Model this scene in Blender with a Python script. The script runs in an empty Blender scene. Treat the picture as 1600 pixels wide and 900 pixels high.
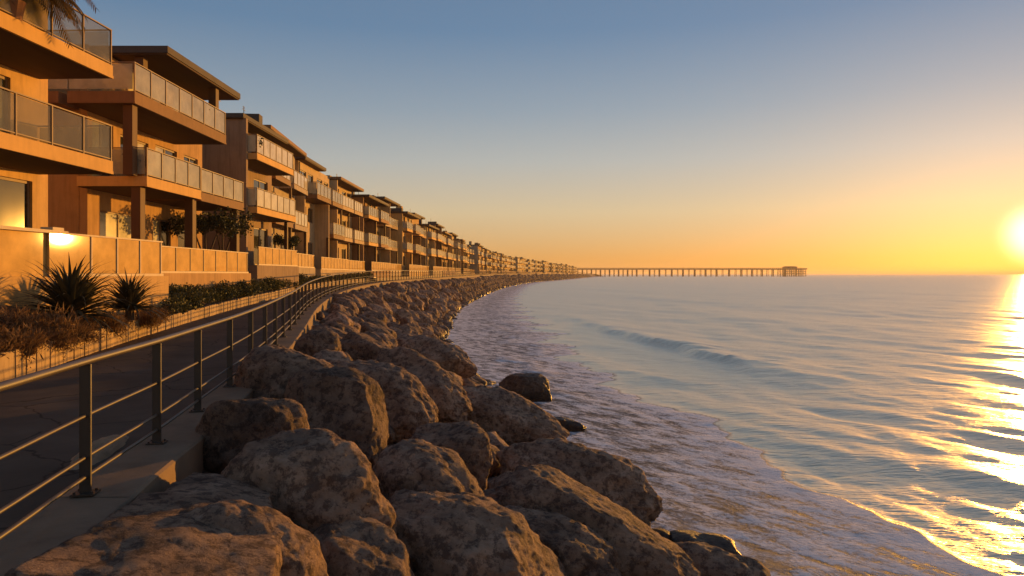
import bpy, math, random
import numpy as np
from mathutils import Vector, Matrix, noise
R = math.radians
scene = bpy.context.scene
COL = scene.collection

# ------------------------------------------------------------------ camera, sky, sun, exposure
H = 5.0                                   # eye height above the water (z = 0)
F = 1100.0                                # focal length in photograph pixels (1600 wide)
cam_d = bpy.data.cameras.new('camera'); cam = bpy.data.objects.new('camera', cam_d); COL.objects.link(cam)
cam_d.sensor_width = 36.0; cam_d.lens = F / 1600 * 36.0
cam_d.shift_y = -22.0 / 1600; cam_d.clip_start = 0.1; cam_d.clip_end = 60000
cam.location = (0, 0, H); cam.rotation_euler = (R(90), 0, 0)
scene.camera = cam

SUN_AZ, SUN_EL = R(36.7), R(2.55)          # azimuth from +Y towards +X
SUN_DIR = Vector((math.sin(SUN_AZ) * math.cos(SUN_EL), math.cos(SUN_AZ) * math.cos(SUN_EL), math.sin(SUN_EL)))
world = bpy.data.worlds.new('World'); scene.world = world; world.use_nodes = True
wn, wl = world.node_tree.nodes, world.node_tree.links
for n in list(wn): wn.remove(n)
w_out = wn.new('ShaderNodeOutputWorld'); w_bg = wn.new('ShaderNodeBackground')
sky = wn.new('ShaderNodeTexSky'); sky.sky_type = 'NISHITA'; sky.sun_disc = False
sky.sun_elevation = SUN_EL; sky.sun_rotation = SUN_AZ
sky.altitude = 0; sky.air_density = 1.0; sky.dust_density = 0.6; sky.ozone_density = 2.0
w_tint = wn.new('ShaderNodeMixRGB'); w_tint.blend_type = 'MULTIPLY'; w_tint.inputs[0].default_value = 1.0; w_tint.inputs[2].default_value = (0.88, 0.80, 0.82, 1)
wl.new(sky.outputs[0], w_tint.inputs[1]); wl.new(w_tint.outputs[0], w_bg.inputs['Color'])
w_bg.inputs['Strength'].default_value = 0.05
# evening haze belt: the same all the way round, only with height above the horizon
w_tc = wn.new('ShaderNodeTexCoord'); w_sep = wn.new('ShaderNodeSeparateXYZ'); w_ramp = wn.new('ShaderNodeValToRGB')
wl.new(w_tc.outputs['Generated'], w_sep.inputs[0]); wl.new(w_sep.outputs['Z'], w_ramp.inputs[0])
belt = [(0.0, (.50, .25, .085)), (.021, (.52, .265, .09)), (.087, (.53, .40, .24)), (.156, (.375, .37, .345)), (.225, (.235, .285, .335)),
        (.326, (.105, .187, .30)), (.5, (.092, .15, .25)), (1.0, (.075, .12, .20))]
e = w_ramp.color_ramp.elements
while len(e) < len(belt): e.new(0.5)
for el, (p, c) in zip(e, belt): el.position = p; el.color = (*c, 1)
w_bg2 = wn.new('ShaderNodeBackground'); w_bg2.inputs['Strength'].default_value = 0.80
wl.new(w_ramp.outputs[0], w_bg2.inputs['Color'])
# the low sun itself with its bright aureole
w_dot = wn.new('ShaderNodeVectorMath'); w_dot.operation = 'DOT_PRODUCT'; w_dot.inputs[1].default_value = SUN_DIR
w_nrm = wn.new('ShaderNodeVectorMath'); w_nrm.operation = 'NORMALIZE'
wl.new(w_tc.outputs['Generated'], w_nrm.inputs[0]); wl.new(w_nrm.outputs[0], w_dot.inputs[0])
w_ac = wn.new('ShaderNodeMath'); w_ac.operation = 'ARCCOSINE'; wl.new(w_dot.outputs['Value'], w_ac.inputs[0])
w_mr = wn.new('ShaderNodeMapRange'); w_mr.interpolation_type = 'SMOOTHERSTEP'
w_mr.inputs['From Min'].default_value = R(3.0); w_mr.inputs['From Max'].default_value = R(0.3)
wl.new(w_ac.outputs[0], w_mr.inputs['Value'])
w_pw = wn.new('ShaderNodeMath'); w_pw.operation = 'POWER'; w_pw.inputs[1].default_value = 1.6; wl.new(w_mr.outputs[0], w_pw.inputs[0])
w_bg3 = wn.new('ShaderNodeBackground'); w_bg3.inputs['Color'].default_value = (1.0, 0.84, 0.52, 1)
w_ms = wn.new('ShaderNodeMath'); w_ms.operation = 'MULTIPLY'; w_ms.inputs[1].default_value = 1.4
wl.new(w_pw.outputs[0], w_ms.inputs[0]); wl.new(w_ms.outputs[0], w_bg3.inputs['Strength'])
w_a1 = wn.new('ShaderNodeAddShader'); w_a2 = wn.new('ShaderNodeAddShader')
wl.new(w_bg.outputs[0], w_a1.inputs[0]); wl.new(w_bg2.outputs[0], w_a1.inputs[1])
wl.new(w_a1.outputs[0], w_a2.inputs[0]); wl.new(w_bg3.outputs[0], w_a2.inputs[1]); wl.new(w_a2.outputs[0], w_out.inputs['Surface'])

sun_d = bpy.data.lights.new('sun', 'SUN'); sun = bpy.data.objects.new('sun', sun_d); COL.objects.link(sun)
sun_d.energy = 5.0; sun_d.angle = R(0.8); sun_d.color = (1.0, 0.45, 0.07)
sun.rotation_euler = (-SUN_DIR).to_track_quat('-Z', 'Y').to_euler()

scene.view_settings.view_transform = 'Standard'; scene.view_settings.look = 'None'
scene.view_settings.exposure = 0.3; scene.view_settings.gamma = 1.0
scene.view_settings.use_curve_mapping = False
scene.cycles.use_denoising = True
scene.cycles.max_bounces = 6; scene.cycles.transparent_max_bounces = 12
scene.cycles.sample_clamp_indirect = 4.0

# ------------------------------------------------------------------ helpers
rng = random.Random(7)
nrng = np.random.default_rng(11)

def pchip(pts):
    xs = np.array([p[0] for p in pts], float); ys = np.array([p[1] for p in pts], float)
    h = np.diff(xs); d = np.diff(ys) / h; m = np.zeros(len(xs)); m[0], m[-1] = d[0], d[-1]
    for i in range(1, len(xs) - 1):
        m[i] = (d[i-1] * h[i] + d[i] * h[i-1]) / (h[i] + h[i-1])
    def f(x):
        x = np.clip(np.asarray(x, float), xs[0], xs[-1]); i = np.clip(np.searchsorted(xs, x) - 1, 0, len(h) - 1)
        t = (x - xs[i]) / h[i]
        r = ((1+2*t)*(1-t)**2*ys[i] + t*(1-t)**2*h[i]*m[i] + t*t*(3-2*t)*ys[i+1] + t*t*(t-1)*h[i]*m[i+1])
        return float(r) if r.ndim == 0 else r
    return f

# the coast, as x along y (metres); heights relative to the water
RAIL = pchip([(-8,-1.0),(0,-2.45),(4.3,-3.2),(5.76,-3.49),(7.4,-3.76),(9.38,-4.14),(11.3,-4.5),(13.4,-4.93),(20,-6.4),(31,-8.9),(40,-10.5),
              (52,-11.9),(62,-12.5),(75,-12.8),(100,-12.5),(146,-10.9),(250,-7.4),(381,2.5),(593,35),(970,93),(1500,180)])
SHORE = pchip([(-8,6.5),(0,5.8),(6,5.2),(11.65,4.1),(16,2.7),(21,1.3),(30,-0.7),(49,-4.1),(70,-6.0),(88,-6.9),(110,-7.4),(146,-7.0),(204,-5.2),
               (260,-2.4),(381,7.5),(593,41),(970,100),(1500,188)])
WALLX = pchip([(-8,-7.2),(0,-7.6),(6,-8.0),(12,-8.8),(17,-9.9),(22.4,-11.0),(30,-12.1),(40,-13.2),(48,-14.2),(58,-15.0),(75,-15.2),(100,-14.7),(146,-13.1),
               (250,-9.6),(381,0.3),(593,32.8),(970,90.8),(1500,178)])
FRONT = pchip([(44,-14.6),(50,-15.3),(65,-15.9),(82,-15.9),(100,-15.4),(146,-13.8),(250,-10.3),(381,-.6),(593,32),(970,90),(1500,177)])
PATHZ = pchip([(-8,H-1.87),(13,H-1.87),(22,H-1.75),(35,H-1.43),(52,H-1.08),(70,H-.86),(100,H-.74),(1500,H-.7)])
FOAM = pchip([(2,11.5),(7,9.6),(11.65,8.1),(13,7.7),(16,7.3),(21,6.9),(26,5.9),(32,4.6),(54,3.2),(75,1.8),(106,.6),(160,1.0),(230,3.5),(381,13),(593,47),(970,108),(1500,196)])
CREST = pchip([(4,11.6),(20,13.2),(28,12.9),(32,12.6),(38.7,12.2),(46,11.3),(57,9.0),(75,7.5),(110,6.0)])

class MB:
    def __init__(s): s.v = []; s.f = []
    def box(s, x0, x1, y0, y1, z0, z1):
        n = len(s.v)
        s.v += [(x0,y0,z0),(x1,y0,z0),(x1,y1,z0),(x0,y1,z0),(x0,y0,z1),(x1,y0,z1),(x1,y1,z1),(x0,y1,z1)]
        s.f += [(n,n+3,n+2,n+1),(n+4,n+5,n+6,n+7),(n,n+1,n+5,n+4),(n+1,n+2,n+6,n+5),(n+2,n+3,n+7,n+6),(n+3,n,n+4,n+7)]
        return s
    def tube(s, pts, rad, seg=8):
        n0 = len(s.v); pts = [Vector(p) for p in pts]
        for i, p in enumerate(pts):
            t = (pts[min(i+1, len(pts)-1)] - pts[max(i-1, 0)]).normalized()
            a = t.cross(Vector((0,0,1)))
            if a.length < 1e-3: a = Vector((1,0,0))
            a.normalize(); b = t.cross(a); r = rad[i] if isinstance(rad, (list, tuple)) else rad
            for k in range(seg):
                th = 2*math.pi*k/seg; q = p + a*math.cos(th)*r + b*math.sin(th)*r
                s.v.append(tuple(q))
        for i in range(len(pts)-1):
            for k in range(seg):
                a0 = n0+i*seg+k; a1 = n0+i*seg+(k+1)%seg
                s.f.append((a0, a1, a1+seg, a0+seg))
        s.f.append(tuple(n0+k for k in range(seg))[::-1]); e = n0+(len(pts)-1)*seg
        s.f.append(tuple(e+k for k in range(seg)))
        return s
    def mesh(s, name):
        me = bpy.data.meshes.new(name); me.from_pydata(s.v, [], s.f); me.update(); return me
    def build(s, name, mat, parent=None, smooth=False, loc=None):
        me = s.mesh(name)
        if smooth: me.shade_smooth()
        return add(name, me, mat, parent, loc)

def add(name, me, mat=None, parent=None, loc=None, rot=None, scale=None):
    if mat is not None and not me.materials: me.materials.append(mat)
    o = bpy.data.objects.new(name, me); COL.objects.link(o)
    if parent is not None: o.parent = parent
    if loc is not None: o.location = loc
    if rot is not None: o.rotation_euler = rot
    if scale is not None: o.scale = scale
    return o

def empty(name, loc=(0,0,0), rz=0.0):
    o = bpy.data.objects.new(name, None); COL.objects.link(o); o.location = loc; o.rotation_euler = (0,0,rz); return o

def tag(o, label=None, cat=None, group=None, kind=None):
    if label: o['label'] = label
    if cat: o['category'] = cat
    if group: o['group'] = group
    if kind: o['kind'] = kind
    return o

def grid_mesh(name, P, attrs=None):
    """P: (rows, cols, 3) array"""
    r, c = P.shape[:2]
    me = bpy.data.meshes.new(name)
    idx = np.arange(r*c).reshape(r, c)
    q = np.stack([idx[:-1,:-1], idx[:-1,1:], idx[1:,1:], idx[1:,:-1]], -1).reshape(-1, 4)
    me.vertices.add(r*c); me.vertices.foreach_set('co', P.reshape(-1).astype(np.float32))
    me.loops.add(q.size); me.loops.foreach_set('vertex_index', q.reshape(-1).astype(np.int32))
    me.polygons.add(len(q)); me.polygons.foreach_set('loop_start', (np.arange(len(q))*4).astype(np.int32))
    me.polygons.foreach_set('loop_total', np.full(len(q), 4, np.int32))
    me.update(calc_edges=True); me.validate()
    for k, a in (attrs or {}).items():
        at = me.attributes.new(k, 'FLOAT', 'POINT'); at.data.foreach_set('value', a.reshape(-1).astype(np.float32))
    me.shade_smooth()
    return me

# ------------------------------------------------------------------ materials
def mat(name):
    m = bpy.data.materials.new(name); m.use_nodes = True
    nt = m.node_tree; b = nt.nodes['Principled BSDF']
    return m, nt, b
def N(nt, t, **kw):
    n = nt.nodes.new(t)
    for k, v in kw.items(): setattr(n, k, v)
    return n
def L(nt, a, b): nt.links.new(a, b)
def noise_n(nt, scale, detail=6, rough=.6, vec=None, dist=0):
    n = N(nt, 'ShaderNodeTexNoise'); n.inputs['Scale'].default_value = scale; n.inputs['Detail'].default_value = detail
    n.inputs['Roughness'].default_value = rough; n.inputs['Distortion'].default_value = dist
    if vec is not None: L(nt, vec, n.inputs['Vector'])
    return n
def ramp_n(nt, fac, stops):
    r = N(nt, 'ShaderNodeValToRGB'); e = r.color_ramp.elements
    while len(e) < len(stops): e.new(.5)
    for el, (p, c) in zip(e, stops): el.position = p; el.color = (*c, 1) if len(c) == 3 else c
    L(nt, fac, r.inputs[0]); return r
def bump_n(nt, h, strength, dist, normal=None):
    b = N(nt, 'ShaderNodeBump'); b.inputs['Strength'].default_value = strength; b.inputs['Distance'].default_value = dist
    L(nt, h, b.inputs['Height'])
    if normal is not None: L(nt, normal, b.inputs['Normal'])
    return b
def mul(c, k): return tuple(min(1, x*k) for x in c)

def surf(name, col, rough=.85, vary=.25, scale=1.5, bump=.3, bscale=40, bdist=.01, stretch=(1,1,1), spec=.3, streak=0.0):
    """painted / cast / plain surface: mottled colour, faint drips, fine relief"""
    m, nt, b = mat(name)
    g = N(nt, 'ShaderNodeNewGeometry'); mp = N(nt, 'ShaderNodeMapping'); mp.inputs['Scale'].default_value = stretch
    L(nt, g.outputs['Position'], mp.inputs[0])
    n1 = noise_n(nt, scale, 7, .65, mp.outputs[0])
    r = ramp_n(nt, n1.outputs['Fac'], [(.25, mul(col, 1-vary)), (.5, col), (.75, mul(col, 1+vary*.7))])
    out = r.outputs[0]
    if streak > 0:
        mp2 = N(nt, 'ShaderNodeMapping'); mp2.inputs['Scale'].default_value = (6, 6, .5); L(nt, g.outputs['Position'], mp2.inputs[0])
        n2 = noise_n(nt, 1.0, 5, .6, mp2.outputs[0]); r2 = ramp_n(nt, n2.outputs['Fac'], [(.45, (1,1,1)), (.72, (1-streak,)*3)])
        mx = N(nt, 'ShaderNodeMixRGB', blend_type='MULTIPLY'); mx.inputs[0].default_value = 1
        L(nt, out, mx.inputs[1]); L(nt, r2.outputs[0], mx.inputs[2]); out = mx.outputs[0]
    L(nt, out, b.inputs['Base Color']); b.inputs['Roughness'].default_value = rough; b.inputs['Specular IOR Level'].default_value = spec
    n3 = noise_n(nt, bscale, 5, .7, mp.outputs[0]); bp = bump_n(nt, n3.outputs['Fac'], bump, bdist); L(nt, bp.outputs[0], b.inputs['Normal'])
    return m

M = {}
STUCCO = [(.60,.37,.14), (.46,.27,.11), (.30,.20,.12), (.50,.35,.18), (.34,.19,.09), (.38,.29,.19)]
for i, c in enumerate(STUCCO): M['stucco%d' % i] = surf('stucco_%d' % i, c, .9, .22, .9, .35, 60, .006, streak=.25)
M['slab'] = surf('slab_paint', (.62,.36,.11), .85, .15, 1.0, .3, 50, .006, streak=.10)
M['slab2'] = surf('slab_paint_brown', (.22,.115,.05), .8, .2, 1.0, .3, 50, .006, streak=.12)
M['wood'] = surf('stained_wood', (.105,.05,.024), .7, .35, 2.0, .4, 30, .006, (1,1,.15))
M['soffit'] = surf('shaded_soffit_boards', (.075,.036,.018), .8, .3, 2.0, .3, 30, .006, (1,.15,1))  # brown soffit boards, colour darkened to deepen the shade under slabs
M['roof'] = surf('dark_roofing', (.075,.058,.048), .8, .3, 1.2, .3, 30, .01)
M['metal'] = surf('dark_metal', (.045,.032,.023), .45, .3, 3, .15, 120, .002, spec=.5)
M['tube'] = surf('rail_metal', (.075,.057,.04), .45, .35, 4, .15, 120, .002, spec=.5)
M['frame'] = surf('window_frame', (.26,.17,.10), .6, .2, 2, .1, 80, .002)
M['concrete'] = surf('concrete', (.21,.138,.085), .85, .3, 2.2, .5, 35, .01, streak=.0)
M['board'] = surf('board_formed_concrete', (.42,.29,.15), .85, .35, 3.0, .6, 25, .012, (1,1,.35), streak=.45)
M['cap'] = surf('pale_cap_stone', (.62,.48,.30), .7, .15, 2, .2, 40, .005)
M['soil'] = surf('dry_soil', (.13,.075,.04), .95, .5, 3, .9, 18, .04)
M['light_patch'] = surf('sunlit_patch', (.34,.20,.11), .95, .25, 6, .6, 60, .01)  # pale tone that paints the sunlit patch on the path
M['pier'] = surf('pier_timber', (.20,.13,.085), .85, .3, .6, .3, 4, .02)
M['trunk'] = surf('bark', (.10,.065,.04), .9, .4, 8, .8, 30, .02)
M['pot'] = surf('terracotta_pot', (.30,.14,.07), .8, .2, 4, .3, 40, .004)

def asphalt():
    m, nt, b = mat('asphalt'); g = N(nt, 'ShaderNodeNewGeometry')
    n1 = noise_n(nt, .7, 6, .6, g.outputs['Position']); r = ramp_n(nt, n1.outputs['Fac'], [(.3, (.080,.056,.040)), (.55, (.115,.080,.057)), (.75, (.155,.108,.075))])
    nd = noise_n(nt, 1.2, 4, .6, g.outputs['Position']); mxv = N(nt, 'ShaderNodeMixRGB'); mxv.inputs[0].default_value = .35; L(nt, g.outputs['Position'], mxv.inputs[1]); L(nt, nd.outputs['Color'], mxv.inputs[2])
    vo = N(nt, 'ShaderNodeTexVoronoi', feature='DISTANCE_TO_EDGE'); vo.inputs['Scale'].default_value = .8; L(nt, mxv.outputs[0], vo.inputs['Vector'])
    rc = ramp_n(nt, vo.outputs['Distance'], [(.0, (.35,.35,.35)), (.012, (1,1,1))]); mm = N(nt, 'ShaderNodeMixRGB', blend_type='MULTIPLY'); mm.inputs[0].default_value = .9
    L(nt, r.outputs[0], mm.inputs[1]); L(nt, rc.outputs[0], mm.inputs[2]); L(nt, mm.outputs[0], b.inputs['Base Color']); b.inputs['Roughness'].default_value = .9; b.inputs['Specular IOR Level'].default_value = .1
    n2 = noise_n(nt, 90, 4, .7, g.outputs['Position']); bp = bump_n(nt, n2.outputs['Fac'], .6, .008); L(nt, bp.outputs[0], b.inputs['Normal'])
    return m
M['asphalt'] = asphalt()

def frosted(name, col, through=.22, rough=.12, gloss=.5):
    m, nt, b = mat(name); out = nt.nodes['Material Output']
    g = N(nt, 'ShaderNodeNewGeometry'); n1 = noise_n(nt, 1.6, 5, .6, g.outputs['Position'])
    r = ramp_n(nt, n1.outputs['Fac'], [(.3, mul(col, .72)), (.7, mul(col, 1.1))])
    L(nt, r.outputs[0], b.inputs['Base Color']); b.inputs['Roughness'].default_value = rough; b.inputs['Specular IOR Level'].default_value = gloss
    tr = N(nt, 'ShaderNodeBsdfTransparent'); tr.inputs[0].default_value = (.92,.95,.9,1)
    mx = N(nt, 'ShaderNodeMixShader'); mx.inputs[0].default_value = through
    L(nt, b.outputs[0], mx.inputs[1]); L(nt, tr.outputs[0], mx.inputs[2]); L(nt, mx.outputs[0], out.inputs['Surface'])
    return m
M['balglass'] = frosted('balcony_glass', (.50,.46,.36), .35)
M['patglass'] = frosted('patio_glass', (.68,.42,.13), .06, .03, .13)
M['clearglass'] = frosted('clear_balcony_glass', (.22,.19,.13), .62, .04, .5)
M['farglass'] = frosted('pale_balcony_glass', (.66,.58,.40), .12)

def window_glass(name, col, rough=.06, spec=.6):
    m, nt, b = mat(name); g = N(nt, 'ShaderNodeNewGeometry')
    n1 = noise_n(nt, .9, 3, .5, g.outputs['Position']); r = ramp_n(nt, n1.outputs['Fac'], [(.35, mul(col, .5)), (.65, mul(col, 1.3))])
    L(nt, r.outputs[0], b.inputs['Base Color']); b.inputs['Roughness'].default_value = rough; b.inputs['Specular IOR Level'].default_value = spec
    n2 = noise_n(nt, .5, 2, .5, g.outputs['Position']); bp = bump_n(nt, n2.outputs['Fac'], .15, .02); L(nt, bp.outputs[0], b.inputs['Normal'])
    return m
M['pane'] = window_glass('window_pane', (.05,.045,.03))
M['pane_curtain'] = window_glass('curtained_pane', (.52,.45,.26), .1)
M['pane_olive'] = window_glass('olive_pane', (.22,.19,.06), .12, .25)

def rock_mat(name, tone=1.0, wet=0.0):
    m, nt, b = mat(name)
    tc = N(nt, 'ShaderNodeTexCoord'); oi = N(nt, 'ShaderNodeObjectInfo')
    av = N(nt, 'ShaderNodeVectorMath', operation='ADD'); sc = N(nt, 'ShaderNodeVectorMath', operation='SCALE'); 
    cb = N(nt, 'ShaderNodeCombineXYZ'); 
    for k in range(3): L(nt, oi.outputs['Random'], cb.inputs[k])
    L(nt, cb.outputs[0], sc.inputs[0]); sc.inputs['Scale'].default_value = 37.0
    g = N(nt, 'ShaderNodeNewGeometry')
    L(nt, g.outputs['Position'], av.inputs[0]); L(nt, sc.outputs[0], av.inputs[1]); P = av.outputs[0]
    n1 = noise_n(nt, 1.5, 9, .74, P, .15)
    r1 = ramp_n(nt, n1.outputs['Fac'], [(.30, mul((.15,.098,.070), tone)), (.46, mul((.34,.218,.145), tone)), (.58, mul((.50,.325,.215), tone)), (.72, mul((.66,.46,.32), tone))])
    n2 = noise_n(nt, 7.5, 10, .78, P, .1)                       # dark mottle / pitting patches
    r2 = ramp_n(nt, n2.outputs['Fac'], [(.44, (.27,.25,.26)), (.515, (1,1,1))])
    mx = N(nt, 'ShaderNodeMixRGB', blend_type='MULTIPLY'); mx.inputs[0].default_value = .85
    L(nt, r1.outputs[0], mx.inputs[1]); L(nt, r2.outputs[0], mx.inputs[2])
    hv = N(nt, 'ShaderNodeHueSaturation'); mr = N(nt, 'ShaderNodeMapRange'); mr.inputs['To Min'].default_value = .75; mr.inputs['To Max'].default_value = 1.25
    L(nt, oi.outputs['Random'], mr.inputs['Value']); L(nt, mr.outputs[0], hv.inputs['Value']); L(nt, mx.outputs[0], hv.inputs['Color'])
    # dark wet band that the wash leaves on the lowest stones
    sx = N(nt, 'ShaderNodeSeparateXYZ'); L(nt, g.outputs['Position'], sx.inputs[0]); nw = N(nt, 'ShaderNodeMath', operation='MULTIPLY_ADD'); L(nt, n1.outputs['Fac'], nw.inputs[0]); nw.inputs[1].default_value = -.5; L(nt, sx.outputs['Z'], nw.inputs[2])
    wm = N(nt, 'ShaderNodeMapRange'); wm.inputs['From Min'].default_value = .02; wm.inputs['From Max'].default_value = .30; wm.inputs['To Min'].default_value = .38; wm.inputs['To Max'].default_value = 1.0; L(nt, nw.outputs[0], wm.inputs['Value'])
    wv = N(nt, 'ShaderNodeVectorMath', operation='SCALE'); L(nt, hv.outputs[0], wv.inputs[0]); L(nt, wm.outputs[0], wv.inputs['Scale']); L(nt, wv.outputs[0], b.inputs['Base Color'])
    wr = N(nt, 'ShaderNodeMapRange'); wr.inputs['From Min'].default_value = .38; wr.inputs['From Max'].default_value = 1.0; wr.inputs['To Min'].default_value = .35; wr.inputs['To Max'].default_value = .82 - .4*wet; L(nt, wm.outputs[0], wr.inputs['Value']); L(nt, wr.outputs[0], b.inputs['Roughness']); b.inputs['Specular IOR Level'].default_value = .3
    # strata-like streaks + pits + grain
    mp = N(nt, 'ShaderNodeMapping'); mp.inputs['Scale'].default_value = (1.0, 1.6, 3.2); mp.inputs['Rotation'].default_value = (.5,.45,.3); L(nt, P, mp.inputs[0])
    n3 = noise_n(nt, 3.2, 10, .75, mp.outputs[0], .1); n4 = noise_n(nt, 26, 6, .75, P)
    vo = N(nt, 'ShaderNodeTexVoronoi'); vo.inputs['Scale'].default_value = 14; L(nt, P, vo.inputs['Vector'])
    b1 = bump_n(nt, n3.outputs['Fac'], .9, .18); b2 = bump_n(nt, n2.outputs['Fac'], .8, .07, b1.outputs[0])
    b3 = bump_n(nt, n4.outputs['Fac'], .9, .055, b2.outputs[0])
    L(nt, b3.outputs[0], b.inputs['Normal'])
    return m
M['rock'] = rock_mat('boulder_stone', 1.0); M['rock_wet'] = rock_mat('wet_boulder_stone', .55, .6); M['rubble'] = rock_mat('rubble_stone', .85)

def leaf_mat(name, c0, c1, trans=.25, rough=.6):
    m, nt, b = mat(name); out = nt.nodes['Material Output']
    g = N(nt, 'ShaderNodeNewGeometry'); n1 = noise_n(nt, 5, 4, .6, g.outputs['Position'])
    ri = N(nt, 'ShaderNodeMath', operation='ADD'); L(nt, n1.outputs['Fac'], ri.inputs[0])
    rs = N(nt, 'ShaderNodeMath', operation='MULTIPLY'); L(nt, g.outputs['Random Per Island'], rs.inputs[0]); rs.inputs[1].default_value = .4
    L(nt, rs.outputs[0], ri.inputs[1])
    r = ramp_n(nt, ri.outputs[0], [(.4, c0), (.95, c1)])
    L(nt, r.outputs[0], b.inputs['Base Color']); b.inputs['Roughness'].default_value = rough; b.inputs['Specular IOR Level'].default_value = .3
    t = N(nt, 'ShaderNodeBsdfTranslucent'); L(nt, r.outputs[0], t.inputs[0]); mx = N(nt, 'ShaderNodeMixShader'); mx.inputs[0].default_value = trans
    L(nt, b.outputs[0], mx.inputs[1]); L(nt, t.outputs[0], mx.inputs[2]); L(nt, mx.outputs[0], out.inputs['Surface'])
    return m
M['leaf'] = leaf_mat('shrub_leaf', (.028,.034,.014), (.085,.085,.03))
M['leaf_dark'] = leaf_mat('tree_leaf', (.018,.022,.010), (.055,.055,.022))
M['agave'] = leaf_mat('spiky_leaf', (.022,.026,.016), (.10,.085,.045), .12, .5)
M['dry'] = leaf_mat('dry_grass', (.085,.045,.02), (.30,.17,.075), .25, .8)
M['palm'] = leaf_mat('palm_leaf', (.05,.045,.018), (.22,.14,.05), .3)

def water():
    m, nt, b = mat('sea_water')
    g = N(nt, 'ShaderNodeNewGeometry'); P = g.outputs['Position']
    fa = N(nt, 'ShaderNodeAttribute', attribute_name='foam'); ra = N(nt, 'ShaderNodeAttribute', attribute_name='rip')
    # ripples drawn out along the shore
    mp = N(nt, 'ShaderNodeMapping'); mp.inputs['Rotation'].default_value = (0,0,R(28)); mp.inputs['Scale'].default_value = (.42, 1.25, 1); L(nt, P, mp.inputs[0])
    n1 = noise_n(nt, 1.5, 4, .58, mp.outputs[0], .3); n2 = noise_n(nt, 5.0, 3, .55, mp.outputs[0], .2)
    n0 = noise_n(nt, .22, 4, .5, mp.outputs[0], .4)
    bpz = bump_n(nt, n0.outputs['Fac'], .12, .3); bp1 = bump_n(nt, n1.outputs['Fac'], .7, .18, bpz.outputs[0]); bp2 = bump_n(nt, n2.outputs['Fac'], .8, .05, bp1.outputs[0])
    # foam: dense just behind its leading edge and at the stones, lacy between
    mpf = N(nt, 'ShaderNodeMapping'); mpf.vector_type = 'TEXTURE'; mpf.inputs['Rotation'].default_value = (0,0,R(-56)); mpf.inputs['Scale'].default_value = (2.3, .8, 1); L(nt, P, mpf.inputs[0])
    f1 = noise_n(nt, 2.0, 7, .66, mpf.outputs[0], .5); f2 = noise_n(nt, 9.0, 6, .7, P, .4)
    cov = ramp_n(nt, fa.outputs['Fac'], [(.0, (0,0,0)), (.02, (.72,)*3), (.10, (.60,)*3), (.45, (.52,)*3), (1.0, (.60,)*3)])
    s1 = N(nt, 'ShaderNodeMath', operation='ADD'); L(nt, f1.outputs['Fac'], s1.inputs[0])
    s0 = N(nt, 'ShaderNodeMath', operation='MULTIPLY'); L(nt, f2.outputs['Fac'], s0.inputs[0]); s0.inputs[1].default_value = .55; L(nt, s0.outputs[0], s1.inputs[1])
    s2 = N(nt, 'ShaderNodeMath', operation='ADD'); L(nt, s1.outputs[0], s2.inputs[0]); L(nt, cov.outputs[0], s2.inputs[1])
    mr = N(nt, 'ShaderNodeMapRange'); mr.interpolation_type = 'SMOOTHSTEP'; mr.inputs['From Min'].default_value = 1.18; mr.inputs['From Max'].default_value = 1.43
    L(nt, s2.outputs[0], mr.inputs['Value'])
    inz = ramp_n(nt, fa.outputs['Fac'], [(.0, (0,0,0)), (.02, (1,1,1))])
    mk = N(nt, 'ShaderNodeMath', operation='MULTIPLY'); L(nt, mr.outputs[0], mk.inputs[0]); L(nt, inz.outputs[0], mk.inputs[1])
    mk2 = N(nt, 'ShaderNodeMath', operation='MAXIMUM'); L(nt, mk.outputs[0], mk2.inputs[0]); L(nt, ra.outputs['Fac'], mk2.inputs[1])
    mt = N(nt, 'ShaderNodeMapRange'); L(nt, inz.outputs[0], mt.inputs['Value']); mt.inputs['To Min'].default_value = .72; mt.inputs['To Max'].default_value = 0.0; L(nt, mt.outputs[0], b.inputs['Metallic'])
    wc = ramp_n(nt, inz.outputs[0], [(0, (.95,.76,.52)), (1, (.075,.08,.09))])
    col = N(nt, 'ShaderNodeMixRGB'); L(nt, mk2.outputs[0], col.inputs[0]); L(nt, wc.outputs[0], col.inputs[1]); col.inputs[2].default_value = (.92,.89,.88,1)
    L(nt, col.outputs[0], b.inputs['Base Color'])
    rg = N(nt, 'ShaderNodeMapRange'); L(nt, mk2.outputs[0], rg.inputs['Value']); rg.inputs['To Min'].default_value = .29; rg.inputs['To Max'].default_value = .8
    rx = N(nt, 'ShaderNodeMath', operation='MULTIPLY_ADD'); L(nt, inz.outputs[0], rx.inputs[0]); rx.inputs[1].default_value = .3; L(nt, rg.outputs[0], rx.inputs[2])
    L(nt, rx.outputs[0], b.inputs['Roughness']); ir = N(nt, 'ShaderNodeMapRange'); L(nt, inz.outputs[0], ir.inputs['Value']); ir.inputs['To Min'].default_value = 1.8; ir.inputs['To Max'].default_value = 1.22; L(nt, ir.outputs[0], b.inputs['IOR'])
    fb = bump_n(nt, s1.outputs[0], .8, .13, bp2.outputs[0])
    mxn = N(nt, 'ShaderNodeMixRGB'); L(nt, inz.outputs[0], mxn.inputs[0]); L(nt, bp2.outputs[0], mxn.inputs[1]); L(nt, fb.outputs[0], mxn.inputs[2])
    L(nt, mxn.outputs[0], b.inputs['Normal'])
    return m
M['water'] = water()

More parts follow.
